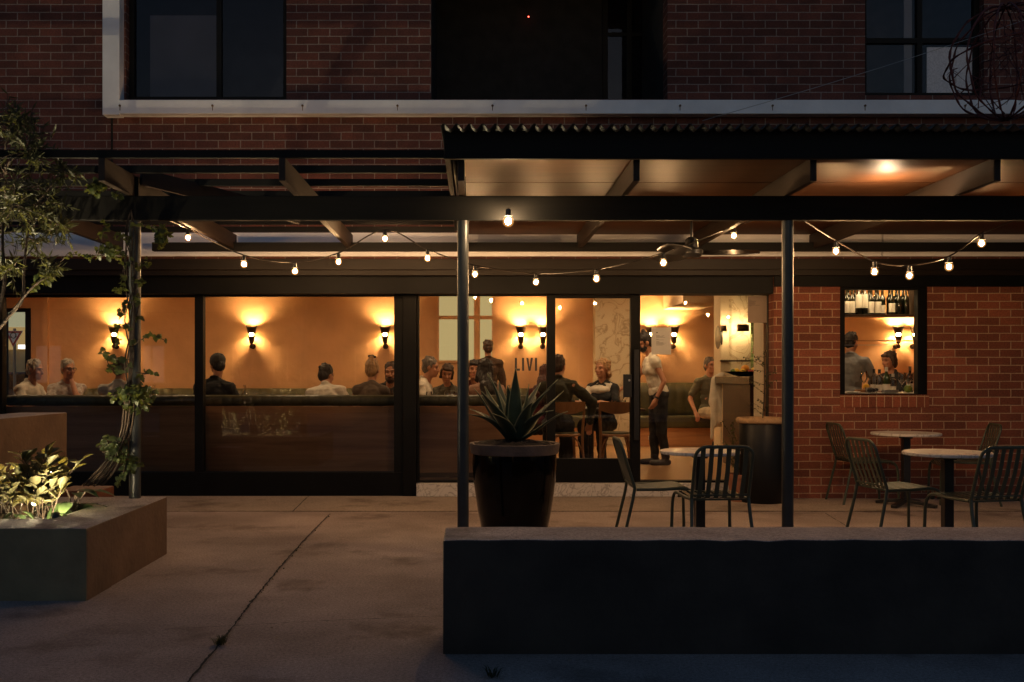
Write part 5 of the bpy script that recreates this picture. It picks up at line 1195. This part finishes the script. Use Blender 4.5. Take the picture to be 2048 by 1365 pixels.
# tree at the left edge
tx, ty = PX(22, 6.95), 6.95
tr = empty('olive_tree', (tx, ty, SZ), 'small multi stemmed olive tree rising from the planter at far left', 'tree'); tk = MB(); lf = MB(); rg = random.Random(21)
stems = [[(tx-.05, ty, SZ), (tx-.14, ty, 1.0), PT(-14, 690, ty), PT(12, 640, ty), PT(44, 600, ty), PT(48, 540, ty), PT(58, 430, ty)], [(tx-.09, ty+.03, SZ), (tx-.16, ty+.02, 1.1), PT(-4, 640, ty), PT(10, 560, ty), PT(5, 480, ty), PT(12, 350, ty)], [PT(20, 628, ty), PT(70, 570, ty-.05), PT(105, 552, ty-.08)], [(tx-.12, ty, SZ), (tx-.3, ty, 1.3), (tx-.42, ty, 2.0), (tx-.4, ty, 2.7)]]
ends = []
for s in stems:
    path = catmull(s, 6); k = len(path); r0 = .019 if len(s) > 3 else .009; tk.tube(path, [r0*(1-.6*i/k) for i in range(k)], 8); ends.append(path)
cl = []
for (px, py, r_) in ((60, 300, .26), (20, 250, .22), (-30, 330, .3), (90, 400, .24), (30, 410, .3), (-20, 470, .28), (70, 480, .22), (115, 450, .15), (20, 540, .2), (40, 235, .15), (-60, 250, .3), (130, 340, .12), (-90, 400, .35), (95, 540, .10)):
    cl.append((PT(px, py, ty+rg.uniform(-.3, .3)), r_))
for c, r_ in cl:
    src = min((p for e in ends for p in e), key=lambda q: (q-c).length); tk.tube(catmull([src, (src+c)/2+rnd(.05), c], 4), .006, 5)
    for b in range(int(20*r_/.25)):
        tip = c+rnd(r_*rg.uniform(.5, 1.1)); st0 = c+(tip-c)*.15; tk.tube([st0, (st0+tip)/2+rnd(.02), tip], .0022, 4, cap=False); L_ = (tip-st0)
        for j in range(13):
            q = st0+L_*(j+.5)/13; put_leaf(lf, NA, q, L_.normalized()*.6+rnd(.9), rnd(1), rg.uniform(.05, .085), .1, .1)
tk.build('trunk', M['bark'], tr, smooth=True); lf.build('crown', M['leaf2'], tr, smooth=True)

# grapevine on the left post
vx = posts[0]; vy = YP+.02
gv = empty('grapevine', (vx-.25, 7.0, SZ), 'grapevine twisting up the left steel post and trailing along the beam', 'plant'); st = MB(); lf = MB(); rg = random.Random(5)
def pw(px, py, dy=0): return PT(px, py, YP-.05+dy)
for k in range(7):
    o_ = Vector((rg.uniform(-.03, .03), rg.uniform(-.04, .04), 0))
    path = catmull([pw(168+k*5, 972, -.1)+o_, pw(196+k*4, 945, -.06)+o_, pw(228+k*2, 905)+o_*.7, pw(246+k*2, 860)+o_*.6, pw(252+k*2, 800)+o_*.5, pw(258+rg.uniform(-8, 10), 720), pw(256+rg.uniform(-10, 14), 640), pw(262+rg.uniform(-12, 12), 560), pw(258+rg.uniform(-10, 14), 470), pw(262, 420)], 6)
    st.tube(path, [.0085-.005*i/len(path) for i in range(len(path))], 5)
twigs = [[(262, 790), (236, 780), (222, 800)], [(265, 790), (295, 775), (310, 788)], [(268, 690), (300, 672), (332, 682)], [(262, 660), (236, 650), (240, 690)], [(262, 730), (225, 740), (214, 720)], [(258, 720), (228, 718), (200, 705)], [(270, 745), (296, 748), (312, 745)], [(268, 780), (285, 800), (290, 815)], [(254, 900), (226, 900), (205, 905)], [(240, 885), (215, 880), (198, 895)], [(250, 930), (244, 955), (232, 965)],
         [(256, 512), (220, 510), (175, 512), (135, 508)], [(135, 508), (110, 540), (96, 560)], [(196, 510), (206, 470), (214, 445)], [(262, 490), (246, 470), (230, 478)], [(272, 530), (290, 525), (302, 520)], [(266, 450), (300, 452), (330, 470), (325, 490)], [(255, 500), (245, 550), (240, 590)], [(262, 560), (280, 565), (292, 562)], [(270, 590), (278, 605), (272, 640)], [(185, 380), (215, 372), (240, 395)], [(175, 372), (210, 360), (190, 390)], [(262, 600), (248, 612), (238, 640)], [(110, 545), (80, 566), (60, 580)]]
for tw in twigs:
    path = catmull([pw(a, b, rg.uniform(-.07, .04)) for a, b in tw], 6); st.tube(path, .0032, 5)
    tot = sum((path[i+1]-path[i]).length for i in range(len(path)-1)); nl = max(7, int(tot/.014)); big = tw[0][1] > 480
    for j in range(nl):
        q = path[int(rg.uniform(.1, 1)*(len(path)-1))]+rnd(.03*rg.random()+.005); d = Vector((rg.uniform(-1, 1), rg.uniform(-1, .3), rg.uniform(-1, .25))); put_leaf(lf, GR, q, d, Vector((rg.uniform(-.6, .6), -1, rg.uniform(.0, 1))), rg.uniform(.026, .05), .18, .3)
for (px, py, r_, n_) in ((270, 795, .12, 170), (322, 468, .055, 60), (222, 500, .07, 40), (90, 552, .06, 40), (190, 378, .05, 40), (230, 898, .10, 70), (258, 925, .08, 50)):
    for j in range(n_):
        q = pw(px, py)+rnd(r_*rg.random()**.5); put_leaf(lf, GR, q, rnd(1)+Vector((0, 0, -.4)), Vector((0, -1, .6)), rg.uniform(.026, .048), .18, .3)
st.build('stems', M['bark'], gv, smooth=True); lf.build('leaves', M['leaf'], gv, smooth=True)

# sapling in the rope rimmed pot, creeper in the small pot
sp_ = empty('sapling', (px2-.02, py2, .8), 'thin sapling with sparse fine leaves in the rope rimmed pot', 'plant'); st = MB(); lf = MB(); rg = random.Random(9)
path = catmull([(px2+.0, py2, .79), PT(1529, 780, py2), PT(1528, 715, py2)], 8); st.tube(path, [.006]*8+[.004]*9, 6)
for k in range(16):
    q = path[rg.randint(3, 16)]; tip = q+Vector((rg.uniform(-.22, .16), rg.uniform(-.15, .15), rg.uniform(-.02, .12))); st.tube([q, (q+tip)/2+UP*.012, tip], .0018, 4)
    for j in range(8): put_leaf(lf, OV, q+(tip-q)*(j+1)/8, rnd(1), rnd(1), .026, .1, .1)
st.build('stems', M['bark'], sp_, smooth=True); lf.build('leaves', M['leaf2'], sp_, smooth=True)
cp = empty('creeper_plant', (px3, py3, .26), 'wispy creeper growing from the small clay pot', 'plant'); st = MB(); lf = MB()
for k in range(11):
    q = Vector((px3, py3, .26)); tip = PT(1452+rg.uniform(-14, 32), rg.uniform(838, 905), py3+rg.uniform(-.1, .1)); path = catmull([q, (q+tip)/2+Vector((rg.uniform(-.05, .05), 0, .03)), tip], 5); st.tube(path, .002, 4)
    for p in path[2:]:
        for j in range(3): put_leaf(lf, OV, p+rnd(.012), rnd(1), rnd(1), rg.uniform(.02, .032), .1, .1)
st.build('stems', M['bark'], cp, smooth=True); lf.build('leaves', M['leaf'], cp, smooth=True)

# weeds in the slab joint
def tuft(x, y, n, h, label, seed):
    rg = random.Random(seed); m = MB()
    for k in range(n):
        a = rg.uniform(0, 6.28); d = Vector((math.cos(a), math.sin(a), 0)); p = Vector((x, y, .004))+d*rg.uniform(0, .03); L_ = h*rg.uniform(.5, 1); s = Vector((-d.y, d.x, 0))*.0022
        q1 = p+d*L_*.3+UP*L_*.6; q2 = p+d*L_*.8+UP*L_*.75; m.add([p-s, p+s, q1+s, q1-s, q2], [(0, 1, 2, 3), (3, 2, 4)])
    tag(m.build('grass_tuft', M['leaf2'], None, org=(x, y, 0)), label, 'grass')
x, y = G(441, 1290); tuft(x, y, 90, .055, 'dry grass tuft growing in the wide joint of the concrete slabs', 1)
x, y = G(985, 1357); tuft(x, y, 40, .06, 'thin grass tuft at the bottom edge in front of the low wall', 2)
m = MB(); rg = random.Random(4)
for k in range(30):
    t = rg.random(); a, b = G(660, 1030), G(505, 1205); p = Vector((a[0]+(b[0]-a[0])*t, a[1]+(b[1]-a[1])*t, .004))+Vector((rg.uniform(-.015, .015), 0, 0)); d = rnd(1); d.z = abs(d.z); put_leaf(m, OV, p, d, rnd(1), .014, .1, .1)
o = m.build('moss', M['leaf2'], None); o['kind'] = 'stuff'; o['label'] = 'green moss along the slab joint'
m = MB()
for k in range(130):
    Y = rg.uniform(4.6, 8.5); p = Vector((rg.uniform(-2.2, -.25) if Y > 5 else rg.uniform(-2.4, 1), Y, .006)); d = rnd(1); d.z = .1; put_leaf(m, OV, p, d, UP, rg.uniform(.008, .022), .1, .1)
o = m.build('leaf_litter', pm('dry_litter', (.30,.21,.12), .8, .5, 60), None); o['kind'] = 'stuff'; o['label'] = 'tiny dry leaves scattered on the concrete'

# wire globe wound with dark red vine on the roof edge, and its guy wire
c = PT(2012, 126, 6.75); rad = 112*6.75/F
wg = empty('wire_globe', (c.x, c.y, c.z-rad), 'openwork globe of dark red twisted vine on the roof edge at top right', 'ornament'); m = MB(); tw = MB(); rg = random.Random(31)
for k in range(7):
    ax = Matrix.Rotation(math.pi*k/7, 3, 'Z') @ Matrix.Rotation(rg.uniform(-.35, .35), 3, 'Y')
    if k == 6: ax = Matrix.Rotation(R(78), 3, 'X')
    if k == 0: ax = Matrix.Rotation(0, 3, 'Z')
    pts = [c+ax @ Vector((math.cos(t)*rad*(1+.02*math.sin(9*t+k)), 0, math.sin(t)*rad*(1+.02*math.cos(7*t)))) for t in [2*math.pi*i/64 for i in range(64)]]
    m.tube(pts, [.0065+.002*math.sin(i*1.7) for i in range(64)], 6, closed=True)
    if k == 0:
        pts2 = [p+Vector((.008*math.sin(i*1.3), .008*math.cos(i*1.3), 0)) for i, p in enumerate(pts)]; m.tube(pts2, .004, 5, closed=True)
for k in range(34):
    a = c+rnd(rad*.98); b = c+rnd(rad*rg.uniform(.3, .95)); mid = (a+b)/2+rnd(.05); path = catmull([a, mid, b], 5); tw.tube(path, [.0042-.0026*i/len(path) for i in range(len(path))], 5)
    for j in range(4):
        q = path[rg.randint(1, len(path)-1)]; tw.tube([q, q+rnd(rg.uniform(.03, .08))], .0016, 4)
m.build('hoop', M['redwire'], wg, smooth=True); tw.build('twigs', M['redwire'], wg, smooth=True)
m = MB(); a, b = PT(1405, 242, 6.9), PT(2110, 20, 6.9); m.tube([a+(b-a)*i/12+Vector((0, 0, -.02*math.sin(math.pi*i/12))) for i in range(13)], .0022, 5); tag(m.build('guy_wire', M['steel'], None, smooth=True, org=a), 'thin steel wire rising from the roof edge to the upper right', 'wire')

# ================================================================ THE STREET BEYOND THE LEFT REAR WINDOW
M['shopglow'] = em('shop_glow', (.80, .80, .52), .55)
sb = empty('lit_shop', (PX(34, 27), 27, 0), 'pale lit shopfront across the street behind, seen through the left rear window', 'building')
x0, x1 = PX(-60, 27), PX(130, 27)
m = MB(); m.box(x0, x1, 27, 27.4, 0, PZ(700, 27)); m.build('wall', pm('shop_wall', (.55,.42,.22), .8, .2, 3), sb)
m = MB(); m.box(x0, x1, 26.6, 27.4, PZ(655, 27), PZ(560, 27)); m.build('awning', M['shopglow'], sb)
m = MB(); m.box(x0, x1, 26.9, 27.4, PZ(700, 27)+.001, PZ(655, 27)-.001); m.build('window', em('shop_window', (.9, .62, .25), .5), sb)
m = MB(); m.box(PX(36, 26.4), PX(53, 26.4), 26.4, 26.6, PZ(698, 26.4), PZ(690, 26.4)); m.build('light_box', em('shop_sign', (.95, .97, 1), 3.0), sb)
gs = empty('give_way_sign', (PX(26, 21), 21, 0), 'red and white triangular give way sign with a roundabout symbol on a grey pole', 'sign')
yy = 21; A_, B_, D_ = PT(10, 662, yy), PT(46, 662, yy), PT(26.5, 696, yy); cc = (A_+B_+D_)/3
def tri(mb, s, y_):
    q = [cc+(p-cc)*s for p in (A_, B_, D_)]; mb.add([(p.x, y_, p.z) for p in q]+[(p.x, y_+.006, p.z) for p in q], [(0, 2, 1), (3, 4, 5), (0, 1, 4, 3), (1, 2, 5, 4), (2, 0, 3, 5)])
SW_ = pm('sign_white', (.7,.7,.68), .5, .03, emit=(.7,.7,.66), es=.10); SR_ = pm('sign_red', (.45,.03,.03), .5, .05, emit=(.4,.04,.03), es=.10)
for s, y_, mt, nm in ((1.0, yy, SW_, 'sign_plate'), (.93, yy-.008, SR_, 'red_border'), (.62, yy-.016, SW_, 'sign_face')): m = MB(); tri(m, s, y_); m.build(nm, mt, gs)
m = MB(); r_ = .058; n = 36
for k in range(3):
    a0 = 2*math.pi*k/3; arc = [cc+Vector((r_*math.cos(a0+t*1.6), yy-.026-cc.y, .02+r_*math.sin(a0+t*1.6))) for t in [i/8 for i in range(9)]]; m.tube(arc, .009, 6)
    t = 1.75+a0; p = cc+Vector((r_*math.cos(t), yy-.026-cc.y, .02+r_*math.sin(t))); m.ell(p, (.02, .006, .02), None, 6, 4)
m.build('symbol', M['blackm'], gs)
m = MB(); m.tube([(cc.x, yy+.04, 0), (cc.x, yy+.04, A_.z+.05)], .03, 10); m.build('pole', M['steel'], gs, smooth='auto')
# parked car under the sign
cx_, cy_ = PX(20, 23.2), 23.2
car = empty('parked_car', (cx_, cy_, 0), 'dark parked car behind the give way sign', 'car')
m = MB(); prof = [(-2.1, .35), (-2.1, .75), (-1.9, .86), (-1.0, .95), (-.45, 1.38), (.75, 1.40), (1.4, 1.0), (2.0, .90), (2.1, .7), (2.1, .35)]
n = len(prof); hw = .8; m.add([(cx_+p[0], cy_-hw, p[1]) for p in prof]+[(cx_+p[0], cy_+hw, p[1]) for p in prof], [tuple(range(n)), tuple(range(2*n-1, n-1, -1))]+[(i, i+n, (i+1) % n+n, (i+1) % n) for i in range(n)]); m.build('body', pm('car_paint', (.03,.035,.04), .25, .1, coat=.6), car, bevel=.05, segs=3)
m = MB(); g_ = [(-.9, .97), (-.42, 1.32), (.70, 1.34), (1.2, 1.02)]; m.add([(cx_+p[0], cy_-hw-.004, p[1]) for p in g_], [(3, 2, 1, 0)]); m.build('side_window', M['glaze'], car)
for s in (-1.3, 1.3):
    m = MB(); m.tube([(cx_+s, cy_-hw-.03, .32), (cx_+s, cy_-hw+.2, .32)], .32, 24); m.build('wheel', M['blackm'], car, smooth='auto')

# ================================================================ ACROSS THE STREET (mirrored in the glass)
def house(x0, x1, y, h, rh, wall, label, lit=()):
    t = empty('street_house', ((x0+x1)/2, y, 0), label, 'house', 'houses across the street, mirrored in the glass')
    m = MB(); m.box(x0, x1, y-7, y, 0, h); m.build('wall', wall, t)
    m = MB(); e = .35; m.add([(x0-e, y+e, h+.001), (x1+e, y+e, h+.001), (x1+e, y-7-e, h+.001), (x0-e, y-7-e, h+.001), (x0-e, y-3.5, h+rh), (x1+e, y-3.5, h+rh)], [(0, 1, 5, 4), (2, 3, 4, 5), (0, 4, 3), (1, 2, 5), (0, 3, 2, 1)]); m.build('roof', M['charcoal'], t)
    k = max(2, int((x1-x0)/2.2))
    for lv in ([1.0, 3.9] if h > 5 else [1.0]):
        for i in range(k):
            cx = x0+(x1-x0)*(i+.5)/k; m = MB()
            m.box(cx-.5, cx+.5, y+.001, y+.05, lv, lv+.06); m.box(cx-.5, cx-.44, y+.001, y+.05, lv+.06, lv+1.4); m.box(cx+.44, cx+.5, y+.001, y+.05, lv+.06, lv+1.4); m.box(cx-.44, cx+.44, y+.001, y+.05, lv+1.34, lv+1.4); m.box(cx-.025, cx+.025, y+.002, y+.04, lv+.06, lv+1.34)
            f = m.build('window', M['olive'], t); m = MB(); m.box(cx-.44, cx+.44, y+.003, y+.012, lv+.06, lv+1.34); m.build('pane', M['winlit'] if (i, lv > 2) in lit else M['glaze'], f)
M['winlit'] = em('lit_house_window', (.80, .66, .62), .35)
hw_ = pm('weatherboard', (.30,.29,.28), .8, .1, 3); hb_ = brick('brick_far', (.10,.05,.04), (.08,.04,.03), (.16,.14,.12))
house(-22, -13.5, -13, 3.6, 2.0, hw_, 'pale weatherboard cottage across the street with two lit windows', {(1, False), (2, False)})
house(-12.5, -3, -13, 3.5, 1.7, hb_, 'dark brick house opposite the left windows', {(0, False)})
house(-2, 7, -13, 3.4, 1.6, hb_, 'dark brick house opposite the doorway', set())
house(8, 19, -13, 3.5, 1.7, hb_, 'dark brick house opposite the right end of the wall', set())
